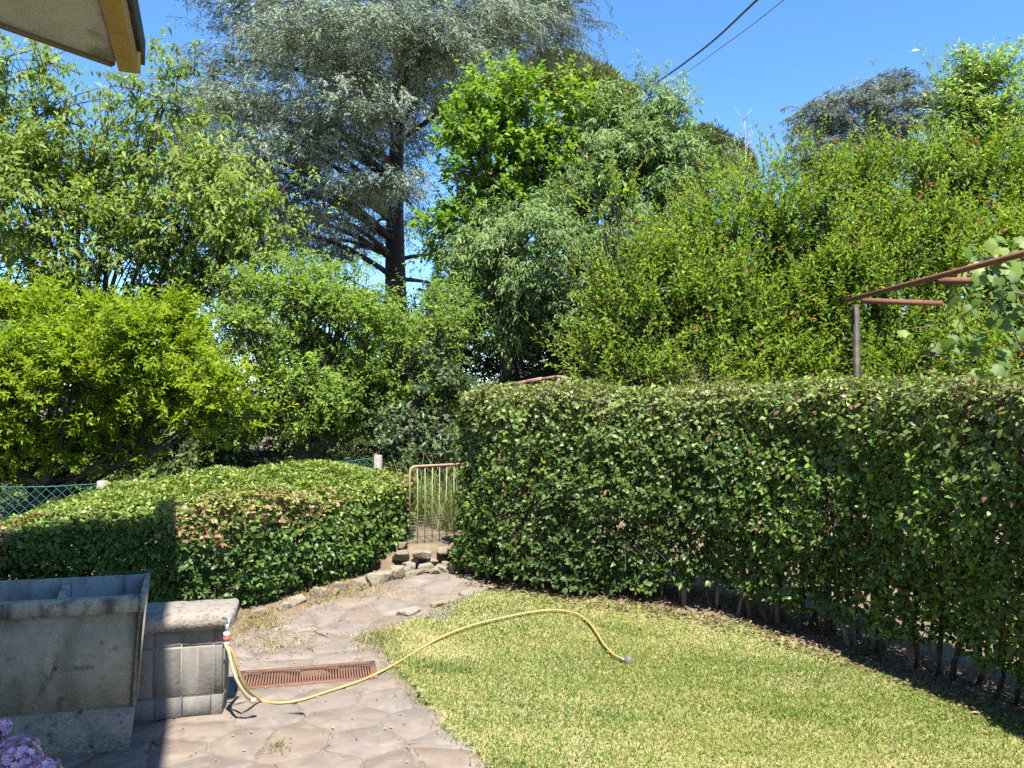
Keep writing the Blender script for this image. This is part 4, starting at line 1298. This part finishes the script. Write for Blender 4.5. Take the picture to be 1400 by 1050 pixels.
# --- small fruit tree in the middle left
crown_tree('fruit_tree', 'small spreading fruit tree with fresh green leaves and dark trunk', 'tree', 9.8, xy(400, 9.9),
    [(400, 440, 75, 56, 0), (350, 500, 50, 66, .2), (470, 470, 75, 56, -.1), (550, 500, 66, 48, 0), (440, 530, 90, 46, -.2), (520, 545, 70, 36, 0), (600, 470, 38, 40, .2), (340, 420, 50, 40, .4), (390, 555, 60, 30, .1), (430, 400, 60, 34, .3), (480, 400, 30, 24, .3), (585, 530, 40, 34, .3), (600, 430, 36, 28, .4)],
    (.062, .032), [(.13, .22, .028), (.245, .35, .055)], 'leaf', 'bark', seed=63, trunk_r=.085, fork=.38, LAI=3.8, spray=(.26, 10), droop=.1, up=.4, hang=.1, fwd=.6, csize=.24, inner=.3)
# --- camellia with a few red flowers, left of the tall hedge
crown_tree('camellia_shrub', 'dark glossy camellia shrub with a few red flowers beside the gate', 'shrub', 9.4, xy(595, 9.5),
    [(595, 560, 34, 46, 0), (575, 600, 34, 36, -.1), (610, 600, 30, 40, -.1), (560, 570, 30, 36, .1), (620, 520, 30, 34, .2)],
    (.075, .040), [(.045, .085, .03), (.10, .15, .055)], 'leaf_gloss', 'bark', seed=64, trunk_r=.05, fork=.4, LAI=3.0, spray=(.22, 7), droop=.2, up=.2, hang=.2, csize=.2, stems=3, tip=((.40, .03, .03), .035, .86))
# --- bright green broad leaved tree and grey green tree in the middle
crown_tree('linden_tree', 'bright fresh green broad-leaved tree left of the grey green one', 'tree', 13.4, xy(700, 13.8),
    [(660, 170, 40, 36, 0), (625, 270, 30, 40, 0), (660, 350, 50, 60, .4), (720, 160, 60, 44, 0), (680, 190, 56, 50, 0), (650, 240, 44, 56, 0), (740, 210, 66, 60, .4), (640, 310, 40, 50, .2), (625, 390, 32, 50, .2), (700, 270, 60, 60, .5), (800, 150, 36, 30, .1), (835, 200, 40, 40, .3), (790, 165, 40, 40, .1), (790, 220, 44, 44, .2), (640, 440, 40, 50, .6), (700, 400, 80, 90, 1.2), (690, 130, 34, 24, 0)],
    (.11, .082), [(.115, .21, .014), (.225, .34, .024)], 'leaf', 'bark_grey', seed=65, trunk_r=.14, fork=.35, LAI=5.6, spray=(.35, 8), droop=.15, up=.45, hang=.25, csize=.42)
crown_tree('willow_leaved_tree', 'wide grey green tree with long drooping leaves in the middle', 'tree', 12.6, xy(760, 12.9),
    [(880, 190, 70, 56, .2), (850, 235, 60, 56, 0), (930, 250, 66, 66, .2), (860, 290, 76, 60, -.2), (790, 300, 50, 46, .2), (690, 330, 66, 56, -.3), (760, 350, 80, 56, -.5), (680, 400, 66, 46, -.3), (750, 430, 70, 40, -.4), (820, 380, 70, 60, -.2), (970, 300, 50, 60, .3), (900, 360, 66, 60, .1), (690, 310, 36, 26, 0), (650, 440, 40, 36, 0), (820, 175, 40, 34, .4), (905, 145, 36, 28, .2), (850, 160, 34, 26, .3)],
    (.105, .028), [(.12, .20, .06), (.225, .315, .115)], 'leaf_matt', 'bark', seed=66, trunk_r=.13, fork=.3, LAI=4.2, spray=(.32, 10), droop=.35, up=.25, hang=.5, fwd=.5, csize=.36)
# --- red tipped shrubs on the right, upright shoots
RT = (.28, .12, .045)
sh = [('dense upright shrub with red-tipped shoots nearest the grey green tree', 9.4, 860, [(850, 430, 56, 56, 0), (880, 480, 60, 50, -.2), (830, 500, 40, 34, -.1), (895, 395, 36, 40, .2), (930, 420, 54, 60, .1), (850, 520, 50, 20, -.5), (930, 520, 60, 22, -.5), (832, 300, 14, 36, -.3)], 71),
      ('dense upright shrub with red-tipped shoots second from the grey green tree', 9.8, 990, [(960, 370, 50, 50, .2), (1010, 330, 56, 60, .2), (1000, 420, 66, 66, -.2), (960, 460, 60, 56, -.3), (1040, 480, 60, 46, -.2), (1060, 350, 50, 60, .4), (1060, 420, 50, 60, .2), (1010, 520, 60, 24, -.6), (1070, 522, 50, 22, -.6), (940, 330, 30, 40, .3), (1050, 290, 40, 44, .3)], 72),
      ('dense upright shrub with red-tipped shoots below the distant cedar', 10.0, 1120, [(1090, 330, 56, 60, .2), (1140, 290, 50, 50, .3), (1120, 410, 66, 66, -.2), (1080, 460, 56, 56, -.3), (1160, 380, 50, 60, 0), (1150, 470, 60, 46, -.2), (1120, 520, 60, 24, -.6), (1190, 518, 50, 22, -.6), (1100, 260, 36, 34, .4)], 73),
      ('dense upright shrub with red-tipped shoots just left of the rusty beam', 9.8, 1230, [(1200, 310, 54, 60, .2), (1250, 290, 54, 56, .3), (1220, 400, 66, 66, -.2), (1270, 380, 56, 60, 0), (1230, 480, 66, 46, -.2), (1260, 515, 60, 22, -.6), (1330, 510, 60, 22, -.6), (1200, 250, 36, 40, .4), (1300, 460, 60, 56, .1)], 74),
      ('dense upright shrub with red-tipped shoots behind the grape vine', 10.4, 1360, [(1320, 300, 54, 60, .2), (1370, 330, 60, 66, .1), (1330, 400, 60, 60, .1), (1400, 420, 60, 66, 0), (1380, 480, 66, 46, 0), (1440, 330, 60, 80, .2), (1330, 240, 40, 40, .4), (1400, 260, 50, 60, .3)], 75)]
for lab, D, bpx, lb, sd in sh:
    crown_tree('photinia_shrub', lab, 'shrub', D, xy(bpx, D + .2), lb, (.070, .031), [(.115, .205, .015), (.255, .345, .034)], 'leaf', 'bark', 'red-tipped shrubs behind the tall hedge', seed=sd,
               trunk_r=.07, fork=.3, LAI=4.4, spray=(.52, 15), droop=.0, up=1.2, hang=-.25, fwd=.75, csize=.32, stems=4, tip=(RT, .13, .86), inner=.3)
# --- tall privet with pale flower heads, top right
crown_tree('privet_tree', 'tall light green tree with creamy flower tips at the upper right', 'tree', 11.4, xy(1340, 11.6),
    [(1325, 140, 46, 46, 0), (1290, 200, 40, 46, 0), (1350, 210, 60, 56, 0), (1390, 170, 40, 40, .2), (1310, 260, 56, 40, .2), (1380, 270, 60, 50, .1), (1430, 220, 50, 80, .2), (1310, 110, 28, 22, 0), (1342, 108, 26, 20, 0), (1330, 165, 40, 36, 0), (1270, 235, 36, 36, .1)],
    (.10, .034), [(.12, .215, .022), (.235, .34, .06)], 'leaf', 'bark_grey', seed=76, trunk_r=.1, fork=.5, LAI=4.2, spray=(.36, 11), droop=.05, up=.7, hang=.15, fwd=.6, csize=.28, tip=((.46, .47, .26), .5, .8))
# --- understorey closing the view below the crowns
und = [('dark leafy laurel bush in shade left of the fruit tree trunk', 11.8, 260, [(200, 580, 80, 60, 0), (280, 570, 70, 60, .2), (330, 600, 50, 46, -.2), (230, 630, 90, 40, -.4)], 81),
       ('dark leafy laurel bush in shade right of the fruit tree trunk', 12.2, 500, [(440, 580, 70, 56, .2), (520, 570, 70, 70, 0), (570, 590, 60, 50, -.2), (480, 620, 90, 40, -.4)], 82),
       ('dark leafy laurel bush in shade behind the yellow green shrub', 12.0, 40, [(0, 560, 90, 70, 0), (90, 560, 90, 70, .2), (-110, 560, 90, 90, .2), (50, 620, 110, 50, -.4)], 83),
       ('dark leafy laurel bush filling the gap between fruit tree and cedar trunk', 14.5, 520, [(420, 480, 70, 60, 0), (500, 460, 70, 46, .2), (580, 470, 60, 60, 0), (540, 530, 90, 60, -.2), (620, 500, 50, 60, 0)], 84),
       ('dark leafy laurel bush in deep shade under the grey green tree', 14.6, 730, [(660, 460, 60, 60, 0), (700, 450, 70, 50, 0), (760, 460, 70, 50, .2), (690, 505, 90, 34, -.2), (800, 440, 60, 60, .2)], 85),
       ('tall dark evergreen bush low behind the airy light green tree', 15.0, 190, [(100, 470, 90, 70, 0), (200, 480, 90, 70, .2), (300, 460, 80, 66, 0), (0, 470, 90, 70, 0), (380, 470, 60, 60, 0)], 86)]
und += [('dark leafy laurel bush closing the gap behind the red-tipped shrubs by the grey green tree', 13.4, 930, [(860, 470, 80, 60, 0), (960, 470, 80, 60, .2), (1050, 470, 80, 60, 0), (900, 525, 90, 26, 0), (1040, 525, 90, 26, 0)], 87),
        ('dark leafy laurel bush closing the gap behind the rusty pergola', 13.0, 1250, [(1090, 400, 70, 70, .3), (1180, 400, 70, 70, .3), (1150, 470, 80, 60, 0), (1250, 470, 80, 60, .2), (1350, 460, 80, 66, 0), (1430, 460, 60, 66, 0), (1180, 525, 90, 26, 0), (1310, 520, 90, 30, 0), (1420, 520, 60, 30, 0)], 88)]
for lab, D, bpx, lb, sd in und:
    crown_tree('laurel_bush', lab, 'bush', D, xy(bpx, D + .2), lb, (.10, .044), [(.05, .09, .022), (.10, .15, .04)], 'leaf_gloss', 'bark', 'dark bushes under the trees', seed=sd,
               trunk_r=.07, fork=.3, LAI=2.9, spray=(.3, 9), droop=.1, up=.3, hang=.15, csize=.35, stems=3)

# --- bare dead sapling against the sky
dr_ = np.random.default_rng(91)
db = xy(1012, 16.0); dz = float(gz(*db))
dead = empty('dead_sapling', (db[0], db[1], dz)); tag(dead, 'bare pale dead sapling poking above the shrubs', 'tree')
mb = MB(); d0 = np.array([db[0], db[1], dz])
tops = [(1018, 165), (1003, 190), (1030, 200), (1010, 215), (995, 205), (1025, 180)]
fk = P(1014, 262, 16.0)
mb.tube(spline([d0, (d0 + fk) / 2 + [.1, 0, 0], fk], 8) - d0, np.linspace(.06, .03, 8), 7)
tk_ = mb.build('trunk', M['dead'], dead, smooth=True)
for a, b in tops:
    e = P(a, b, 16.0 + dr_.normal() * .3)
    mb = MB(); bp = bez(fk, (fk + e) / 2 + dr_.normal(size=3) * .08, e, 8); mb.tube(bp - d0, np.linspace(.018, .004, 8), 5)
    for q_ in range(7):
        s = bp[dr_.integers(3, 8)]; d = unit(np.array([dr_.normal(), dr_.normal() * .5, 1.0])) * dr_.uniform(.15, .45)
        mb.tube([s - d0, s + d * .6 - d0, s + d + [dr_.normal() * .04, 0, 0] - d0], [.006, .004, .002], 3)
    mb.build('branch', M['dead'], dead)

# ------------------------------------------------------------------ low garden wall with tiles on the slope
gw0 = P(688, 527, 11.6); gw1 = P(768, 513, 11.0)
gwl = empty('garden_wall', (float(gw0[0]), float(gw0[1]), float(gw0[2]))); tag(gwl, 'low weathered garden wall with terracotta coping in shade on the slope', 'wall')
d = gw1 - gw0; ln = float(np.linalg.norm(d[:2])); gwl.rotation_euler = (0, -math.atan2(d[2], ln), math.atan2(d[1], d[0]))
ln = float(np.linalg.norm(d))
mb = MB(); mb.box(-.3, ln, -.1, .1, -.8, -.045); mb.build('body', M['brickwall'], gwl)
for k in range(5):
    a = -.3 + (ln + .3) * k / 5
    mb = MB(); mb.box(a + .004, a + (ln + .3) / 5 - .004, -.14, .14, -.043, .0 + rk.normal() * .004, .008, rk, .002); mb.build('coping_tile', M['tile'], gwl)
wb = P(772, 520, 10.9)
mb = MB(); mb.box(-.06, .06, -.05, .05, -.05, .05, .008, rk, .002); o = mb.build('white_block', M['post_concrete']); o.location = wb
tag(o, 'small pale block at the end of the low garden wall', 'block')
mb = MB(); mb.box(-.05, .05, -.04, .04, float(gz(wb[0], wb[1])) - wb[2] - .05, -.052); mb.build('stake', M['bark'], o)

# ------------------------------------------------------------------ pergola with vine
pg = empty('pergola', (3.3, 7.5, float(gz(3.3, 7.5)))); tag(pg, 'rusty iron pergola frame with dark post rising behind the tall hedge', 'pergola')
po = np.array(pg.location)
def bar(name, a, b, w, h, mat):
    a = np.array(a, float) - po; b = np.array(b, float) - po
    d = unit(b - a); s = unit(np.cross(d, [0, 0, 1.] if abs(d[2]) < .9 else [0, 1., 0])) * w / 2; u = np.cross(s / (w / 2), d) * h / 2
    v = np.array([p + i * s + j * u for p in (a, b) for i, j in ((-1, -1), (1, -1), (1, 1), (-1, 1))])
    mb = MB(); mb.add(v, None, [[0, 1, 2, 3], [7, 6, 5, 4], [0, 4, 5, 1], [1, 5, 6, 2], [2, 6, 7, 3], [3, 7, 4, 0]]); return mb.build(name, M[mat], pg)
b0 = P(1157, 411, 7.62); b1 = P(1400, 347.5, 7.62 * (b0[2] - CAM_Z) / ((560 - 347.5) / F * 7.62) if 0 else 5.28)
b1[2] = b0[2] * .35 + b1[2] * .65
dd = b1 - b0
mb = MB(); mb.tube(np.array([b0, b0 + dd * .5, b0 + dd * 1.6]) - po, .023, 10); mb.build('beam', M['rust'], pg, smooth=True)
pb0 = P(1170, 414, 7.55)
bar('post', (pb0[0], pb0[1], po[2] - .05), (pb0[0], pb0[1], pb0[2] - .02), .05, .05, 'dark_post')
x1 = P(1288, 415, 7.5); bar('cross_bar', P(1178, 411, 7.5), x1, .03, .05, 'rust')
x2 = P(1360, 383, 6.35); bar('cross_bar', P(1282, 384, 6.35), x2, .03, .05, 'rust')
far0 = b0 + np.array([2.7, .1, -.02]); 
bar('beam_back', far0, far0 + dd * 1.6, .04, .05, 'rust')
bar('post', (far0[0], far0[1] - .1, float(gz(far0[0], far0[1])) - .05), (far0[0], far0[1] - .1, far0[2] - .03), .06, .06, 'dark_post')
x3 = P(1340, 398, 7.0)
# small green tie on the post
mb = MB(); tpz = P(1181, 417, 7.5) - po
mb.tube([tpz + [0, 0, .02], tpz + [.015, -.03, -.01], tpz + [0, -.02, -.04], tpz + [.012, -.02, -.09]], .005, 6); mb.build('tie', M['mesh_green'], pg)

vn = np.random.default_rng(101)
vine = empty('grape_vine', (4.3, 6.4, float(gz(4.3, 6.4)))); tag(vine, 'grape vine with large lobed pale green leaves climbing the pergola', 'vine')
vo = np.array(vine.location)
def vine_leaf(k):
    r = np.random.default_rng(200 + k)
    prof = [(0, .0), (.18, -.12), (.42, -.06), (.56, .16), (.44, .34), (.60, .52), (.42, .70), (.24, .74), (.0, 1.0)]
    pts = [(x * (1 + r.normal() * .05), y + r.normal() * .015) for x, y in prof]
    ring = [(x, y) for x, y in pts] + [(-x, y) for x, y in pts[-2:0:-1]]
    v = [[x * .85, y, -.10 * (x * x) * 2 - .12 * max(0, y - .4) ** 2 + r.normal() * .015] for x, y in ring] + [[0, .36, .05]]
    n = len(ring)
    f = [[j, (j + 1) % n, n] for j in range(n)]
    return np.array(v), np.array(f)
vm = []
vl_mat = leaf_mat('vine leaf', .5, .4, .35)
vine_cols = [(.20, .29, .055), (.13, .21, .03), (.26, .33, .085), (.085, .15, .022)]
for k in range(8):
    v, f = vine_leaf(k)
    me_o = mesh_obj('leaf', v, [f], vl_mat, None, np.broadcast_to(np.array(vine_cols[k % 4]), (len(v), 3)), smooth=False)
    vm.append(me_o.data); bpy.data.objects.remove(me_o)
spots = []
for k in range(60): spots.append((vn.uniform(1312, 1430), vn.uniform(322, 400), vn.uniform(5.6, 6.6), 0))
for k in range(24): spots.append((vn.uniform(1290, 1420), vn.uniform(395, 480), vn.uniform(6.3, 7.0), 1))
for k in range(34): spots.append((vn.uniform(1330, 1440), vn.uniform(355, 520), vn.uniform(5.9, 6.6), 1))
spots += [(1233, 452, 7.2, 2), (1298, 458, 7.0, 2), (1312, 440, 7.0, 2), (1280, 470, 7.1, 1)]
for px, py, Y, typ in spots:
    p = P(px, py, Y)
    if typ == 0 and py < 352 - (px - 1320) * .25: pass
    me = vm[int(vn.integers(0, 8)) if typ == 0 else int(vn.choice([1, 3, 5, 7]) if typ == 1 else 0)]
    o = link_mesh('leaf', me, vine)
    s = vn.uniform(.07, .125)
    # hanging leaf: its tip (local y) points down and out, its face towards sun and camera
    tipd = unit(np.array([vn.normal() * .45, -.45 + vn.normal() * .3, -.75 + vn.normal() * .35]))
    nrm_ = unit(np.array([vn.normal() * .35, -.75, .75 + vn.normal() * .3]))
    nrm_ = unit(nrm_ - (nrm_ @ tipd) * tipd); sx_ = np.cross(tipd, nrm_)
    mt = Matrix(((sx_[0], tipd[0], nrm_[0], 0), (sx_[1], tipd[1], nrm_[1], 0), (sx_[2], tipd[2], nrm_[2], 0), (0, 0, 0, 1)))
    o.matrix_local = Matrix.Translation(Vector(p - vo)) @ mt @ Matrix.Scale(s, 4)
for cpts in ([P(1430, 360, 5.8), P(1380, 350, 6.0), P(1330, 360, 6.4), P(1300, 400, 6.8), P(1290, 440, 7.0), P(1240, 450, 7.2)],
             [P(1410, 500, 6.4), P(1380, 440, 6.4), P(1360, 390, 6.3), P(1340, 345, 6.2)],
             [P(1440, 420, 6.0), P(1380, 400, 6.5), P(1320, 430, 6.9), P(1300, 470, 7.0)],
             [P(1308, 506, 6.9), P(1296, 490, 6.9), P(1276, 486, 6.9), P(1258, 488, 6.95)],
             [[vo[0], vo[1], vo[2] - .1], [vo[0] + .1, vo[1], 1.4], P(1410, 470, 6.3), P(1400, 380, 6.1)]):
    mb = MB(); mb.tube(spline(cpts, 24) - vo, np.linspace(.010, .004, 24), 5)
    mb.build('cane', M['bark_grey'], vine, smooth=True)

# ------------------------------------------------------------------ overhead cables
for nm, lab, pts, r_c, mt in (('cable', 'thick black overhead cable crossing the blue sky', [(1150, -105, 8.0), (1035, 0, 10.5), (960, 68, 13.5), (880, 124, 18.0), (800, 170, 26.0)], .017, 'cable'),
                              ('cable', 'thin grey overhead cable beside the thick black one', [(1180, -95, 8.0), (1070, 1, 10.5), (990, 62, 13.5), (908, 118, 18.0), (820, 165, 26.0)], .0075, 'cable_grey')):
    w = np.array([P(*p) for p in pts])
    o0 = w[0]
    mb = MB(); mb.tube(spline(w, 60) - o0, r_c, 6)
    o = mb.build(nm, M[mt], smooth=True); o.location = o0; tag(o, lab, 'cable', 'overhead cables')
    if mt == 'cable':
        pass

# ------------------------------------------------------------------ grass and small growth
gr_ = np.random.default_rng(111)
def blades(r, xyp, L, lean, wid, cols, dz=0.0, tall=False):
    n = len(xyp)
    z = gz(xyp[:, 0], xyp[:, 1]) + dz
    b = np.c_[xyp, z]
    a = r.uniform(0, 6.283, n); s = np.stack([np.cos(a), np.sin(a), 0 * a], 1) * (wid * .5)[:, None]
    d = np.c_[r.normal(size=(n, 2)) * lean, np.ones(n)]; d = unit(d) * L[:, None]
    bend = np.c_[r.normal(size=(n, 2)) * L[:, None] * .12, -L * .06]
    if tall:
        bend = np.c_[d[:, :2] * r.uniform(.2, .7, (n, 1)), -L * .22]
        v = np.stack([b - s, b + s, b + d * .55 + s * .8, b + d * .55 - s * .8, b + d + bend], 1).reshape(-1, 3)
        f = (np.arange(n)[:, None, None] * 5 + np.array([[0, 1, 2], [0, 2, 3], [3, 2, 4]])[None]).reshape(-1, 3)
        return v, f, np.repeat(cols, 5, 0)
    v = np.stack([b - s, b + s, b + d * .6 + s * .7, b + d + bend], 1).reshape(-1, 3)
    f = (np.arange(n)[:, None, None] * 4 + np.array([[0, 1, 2], [0, 2, 3]])[None]).reshape(-1, 3)
    return v, f, np.repeat(cols, 4, 0)
N = 350000
xx = gr_.uniform(-1.1, 3.3, N); yy = 2.9 + 4.5 * gr_.random(N) ** 1.15
q3 = np.stack([xx, yy, 0 * xx], 1)
k = in_poly(xx + gr_.normal(size=N) * .035 + nz(q3, 7, 41) * .06, yy + gr_.normal(size=N) * .035 + nz(q3, 7, 42) * .05, LAWN)
# bare towards the hedge foot, thin in worn patches
q3 = np.stack([xx, yy, 0 * xx], 1)
worn = nz(q3, 1.9, 33) + .5 * nz(q3, 5.5, 34)
k &= gr_.random(N) > .30 * sst(.2, .9, worn)
xx, yy, q3, worn = xx[k], yy[k], q3[k], worn[k]
n = len(xx)
g1 = np.array([.095, .185, .025]); g2 = np.array([.24, .285, .065]); straw = np.array([.40, .35, .17])
t = np.clip(.45 + .55 * nz(q3, 1.6, 37) + .4 * nz(q3, 5.5, 35) + gr_.normal(size=n) * .22, 0, 1)
cg = mixc(g1, g2, t)
st = gr_.random(n) < .12 + .42 * sst(-.4, .9, worn)
cg[st] = straw
cg = jitter(gr_, cg, .2, .08)
Lb = gr_.uniform(.014, .036, n) * np.where(st, .8, 1) * (1 + .5 * sst(.3, 1.2, nz(q3, 8, 36)))
v, f, c = blades(gr_, np.c_[xx, yy], Lb, .75, gr_.uniform(.0032, .0066, n), cg)
mb = MB(); mb.add(v, f, None, c)
o = mb.build('grass', M['grass']); tag(o, 'short mown green and straw coloured grass covering the lawn', 'grass', kind='stuff')

def tuft(name, label, cat, ctr, n, rad, L, cols, lean=.35, wid=.006, seed=1, group=None):
    r = np.random.default_rng(seed)
    p = np.array(ctr)[None, :2] + r.normal(size=(n, 2)) * np.array(rad)
    cc = mixc(np.array(cols[0]), np.array(cols[1]), r.random(n))
    v, f, c = blades(r, p, L * np.exp(r.normal(size=n) * .3), lean, np.full(n, wid), jitter(r, cc, .2, .06), tall=True)
    z0 = float(gz(ctr[0], ctr[1])); o0 = np.array([ctr[0], ctr[1], z0])
    mb = MB(); mb.add(v - o0, f, None, c)
    o = mb.build(name, M['grass']); o.location = o0; tag(o, label, cat, group, 'stuff')
    return o
tuft('grass_clump', 'tall straw coloured dry grass clump just behind the rusty gate', 'grass clump', (-.62, 8.6), 420, (.10, .12), .40, [(.30, .28, .12), (.14, .22, .05)], .28, .008, 121)
tuft('grass_clump', 'tall fresh green grass clump above the gate beside the tall hedge', 'grass clump', (-.95, 9.0), 1000, (.26, .14), .62, [(.16, .26, .05), (.28, .34, .11)], .4, .012, 122)
tuft('grass_clump', 'small dry tuft at the foot of the block wall end', 'grass clump', (-1.75, 5.75), 300, (.16, .12), .06, [(.40, .31, .16), (.22, .2, .07)], .8, .005, 123)
tuft('grass_clump', 'low dry grass strip beside the path stones near the block wall', 'grass clump', (-1.98, 6.15), 500, (.12, .12), .06, [(.40, .31, .16), (.24, .22, .08)], .8, .005, 124)
tuft('grass_clump', 'green tuft growing where the paving meets the lawn', 'grass clump', (-1.0, 5.85), 600, (.10, .10), .06, [(.12, .2, .04), (.36, .3, .14)], .8, .005, 125)
tuft('grass_clump', 'dry grass growing between the edging stones and the low hedge', 'grass clump', (-1.55, 6.82), 1500, (.28, .20), .05, [(.40, .31, .16), (.22, .21, .07)], .9, .005, 127)
tuft('weed', 'tiny weed growing in a paving joint near the camera', 'weed', tuple(ground_pt(380, 1020)[:2]), 60, (.03, .03), .04, [(.12, .18, .05), (.2, .22, .07)], .8, .005, 126)

# fallen leaves below the tall hedge and on the paving
fl = np.random.default_rng(131)
n = 5200
i_ = fl.integers(0, len(cpath), n)
tanp = unit(np.gradient(cpath[:, :2], axis=0)); latp = np.stack([tanp[:, 1], -tanp[:, 0]], 1)
pp = cpath[i_][:, :2] + latp[i_] * (fl.random((n, 1)) ** .8 * .70 - .3) + fl.normal(size=(n, 2)) * .05
k = (fl.random(n) < .95)
pos = np.c_[pp, gz(pp[:, 0], pp[:, 1]) + .012 + fl.random(n) * .02]
a = fl.uniform(0, 6.28, n)
ax = np.stack([np.cos(a), np.sin(a), fl.normal(size=n) * .25], 1); nn = np.array([0, 0, 1.]) + fl.normal(size=(n, 3)) * .35
v, f, kk_ = leaf_arrays(pos, ax, nn, .035 * np.exp(fl.normal(size=n) * .25), .018, 'kite', .1, .15)
cc = mixc(np.array([.10, .07, .045]), np.array([.34, .26, .16]), fl.random(n) ** 1.5)
mb = MB(); mb.add(v, f, None, np.repeat(cc, kk_, 0)); o = mb.build('leaf_litter', M['leaf_matt']); tag(o, 'dry brown leaf litter under the tall hedge', 'leaf litter', kind='stuff')
n = 260
pp = np.concatenate([np.c_[fl.uniform(-2.2, -.3, 140), fl.uniform(3.7, 6.2, 140)], np.c_[fl.normal(-1.9, .25, 120), fl.normal(6.0, .22, 120)]])
pp = pp[in_poly(pp[:, 0], pp[:, 1], PATIO)]; n = len(pp)
pos = np.c_[pp, gz(pp[:, 0], pp[:, 1]) + .014]
a = fl.uniform(0, 6.28, n); ax = np.stack([np.cos(a), np.sin(a), 0 * a], 1); nn = np.array([0, 0, 1.]) + fl.normal(size=(n, 3)) * .3
v, f, kk_ = leaf_arrays(pos, ax, nn, .022 * np.exp(fl.normal(size=n) * .3), .012, 'kite', .1, .15)
cc = mixc(np.array([.22, .12, .07]), np.array([.48, .40, .28]), fl.random(n))
mb = MB(); mb.add(v, f, None, np.repeat(cc, kk_, 0)); o = mb.build('fallen_leaves', M['leaf_matt']); tag(o, 'few small dry leaves scattered over the paving', 'fallen leaves', kind='stuff')

# ------------------------------------------------------------------ ivy on the slope, with a left patch added to darken sunlit ground
iv = np.random.default_rng(141); n = 21000
pp = np.concatenate([np.c_[iv.uniform(-2.6, 3.2, 8000), iv.uniform(9.2, 14.5, 8000)], np.c_[iv.uniform(-8.5, -2.0, 13000), iv.uniform(7.4, 12.5, 13000)]])
pp = pp[(pp[:, 0] > -2.6) | (pp[:, 1] > 7.2 + .5 * (pp[:, 0] + 4))]; n = len(pp)
pos = np.c_[pp, gz(pp[:, 0], pp[:, 1]) + .03 + iv.random(n) * .12]
a = iv.uniform(0, 6.28, n); ax = np.stack([np.cos(a), np.sin(a) - .5, iv.normal(size=n) * .3], 1); nn = np.array([0, -.4, 1.]) + iv.normal(size=(n, 3)) * .35
v, f, kk_ = leaf_arrays(pos, ax, nn, .07 * np.exp(iv.normal(size=n) * .25), .06, 'kite', .1, .1)
cc = jitter(iv, mixc(np.array([.03, .055, .018]), np.array([.07, .11, .03]), iv.random(n)), .2, .06)
mb = MB(); mb.add(v, f, None, np.repeat(cc, kk_, 0)); o = mb.build('ivy', M['leaf_gloss']); tag(o, 'dark ivy ground cover under the trees, its left part added to darken the ground', 'ivy', kind='stuff')

# ------------------------------------------------------------------ purple flowers in a pot, close to the camera
fr = np.random.default_rng(151)
fc = P(30, 1022, 2.0)
fp = empty('flower_pot', (float(fc[0]) - .06, float(fc[1]), 0)); tag(fp, 'lilac pink flower cluster of a potted plant at the bottom corner', 'potted plant')
f0 = np.array(fp.location)
mb = MB()
rr = [(.11, .0), (.15, .25), (.165, .27), (.165, .31), (.145, .31), (.14, .27)]
mb.tube([[0, 0, z] for r, z in rr], [r for r, z in rr], 20, cap=True); mb.build('pot', M['tile'], fp, smooth=False)
heads = [(P(22, 1040, 2.0), .062), (P(-40, 1010, 2.05), .05), (P(58, 1062, 1.95), .045), (P(-10, 1075, 1.95), .06), (P(2, 995, 2.06), .022)]
for hc, hr_ in heads:
    mb = MB()
    b = np.array([fr.normal() * .05, fr.normal() * .05, .25])
    mb.tube(bez(b, np.array([b[0], b[1], .5]), hc - f0, 8), np.linspace(.006, .003, 8), 5)
    mb.build('stem', M['bark_grey'], fp)
for hc, hr_ in heads:
    n = int(260 * (hr_ / .06) ** 2)
    dd = unit(fr.normal(size=(n, 3)))
    p = hc - f0 + dd * hr_ * fr.uniform(.7, 1.05, n)[:, None] * np.array([1, 1, .9])
    V = []; Fq = []; Cq = []; off = 0
    base = mixc(np.array([.52, .28, .52]), np.array([.85, .68, .82]), fr.random(n) ** 1.3)
    base[fr.random(n) < .12] = (.35, .36, .16)
    u = unit(np.cross(dd, fr.normal(size=(n, 3)))); w_ = np.cross(dd, u)
    for q_ in range(5):
        a = q_ * 1.2566
        ax = u * math.cos(a) + w_ * math.sin(a) + dd * .35
        v, f, k = leaf_arrays(p, ax, dd + fr.normal(size=(n, 3)) * .2, .0105, .0085, 'kite', .1, .1)
        V.append(v); Fq.append(f + off); Cq.append(np.repeat(base, k, 0)); off += len(v)
    o = mesh_obj('blossom', np.concatenate(V), [np.concatenate(Fq)], M['petal'], fp, np.concatenate(Cq)); tag(o, kind='stuff')
n = 260
p = np.stack([fr.normal(size=n) * .14, fr.normal(size=n) * .1, fr.uniform(.3, .72, n)], 1)
v, f, k = leaf_arrays(p, unit(fr.normal(size=(n, 3)) + np.array([0, 0, .2])), np.array([0, 0, 1.]) + fr.normal(size=(n, 3)) * .4, .07, .03, 'oval', .15, .15)
o = mesh_obj('leaves', v, [f], M['leaf'], fp, np.repeat(jitter(fr, np.broadcast_to(np.array([.08, .14, .03]), (n, 3))), k, 0)); tag(o, kind='stuff')

print('TRIS', sum(len(o.data.polygons) for o in scene.objects if o.type == 'MESH'), 'OBJ', len(scene.objects))
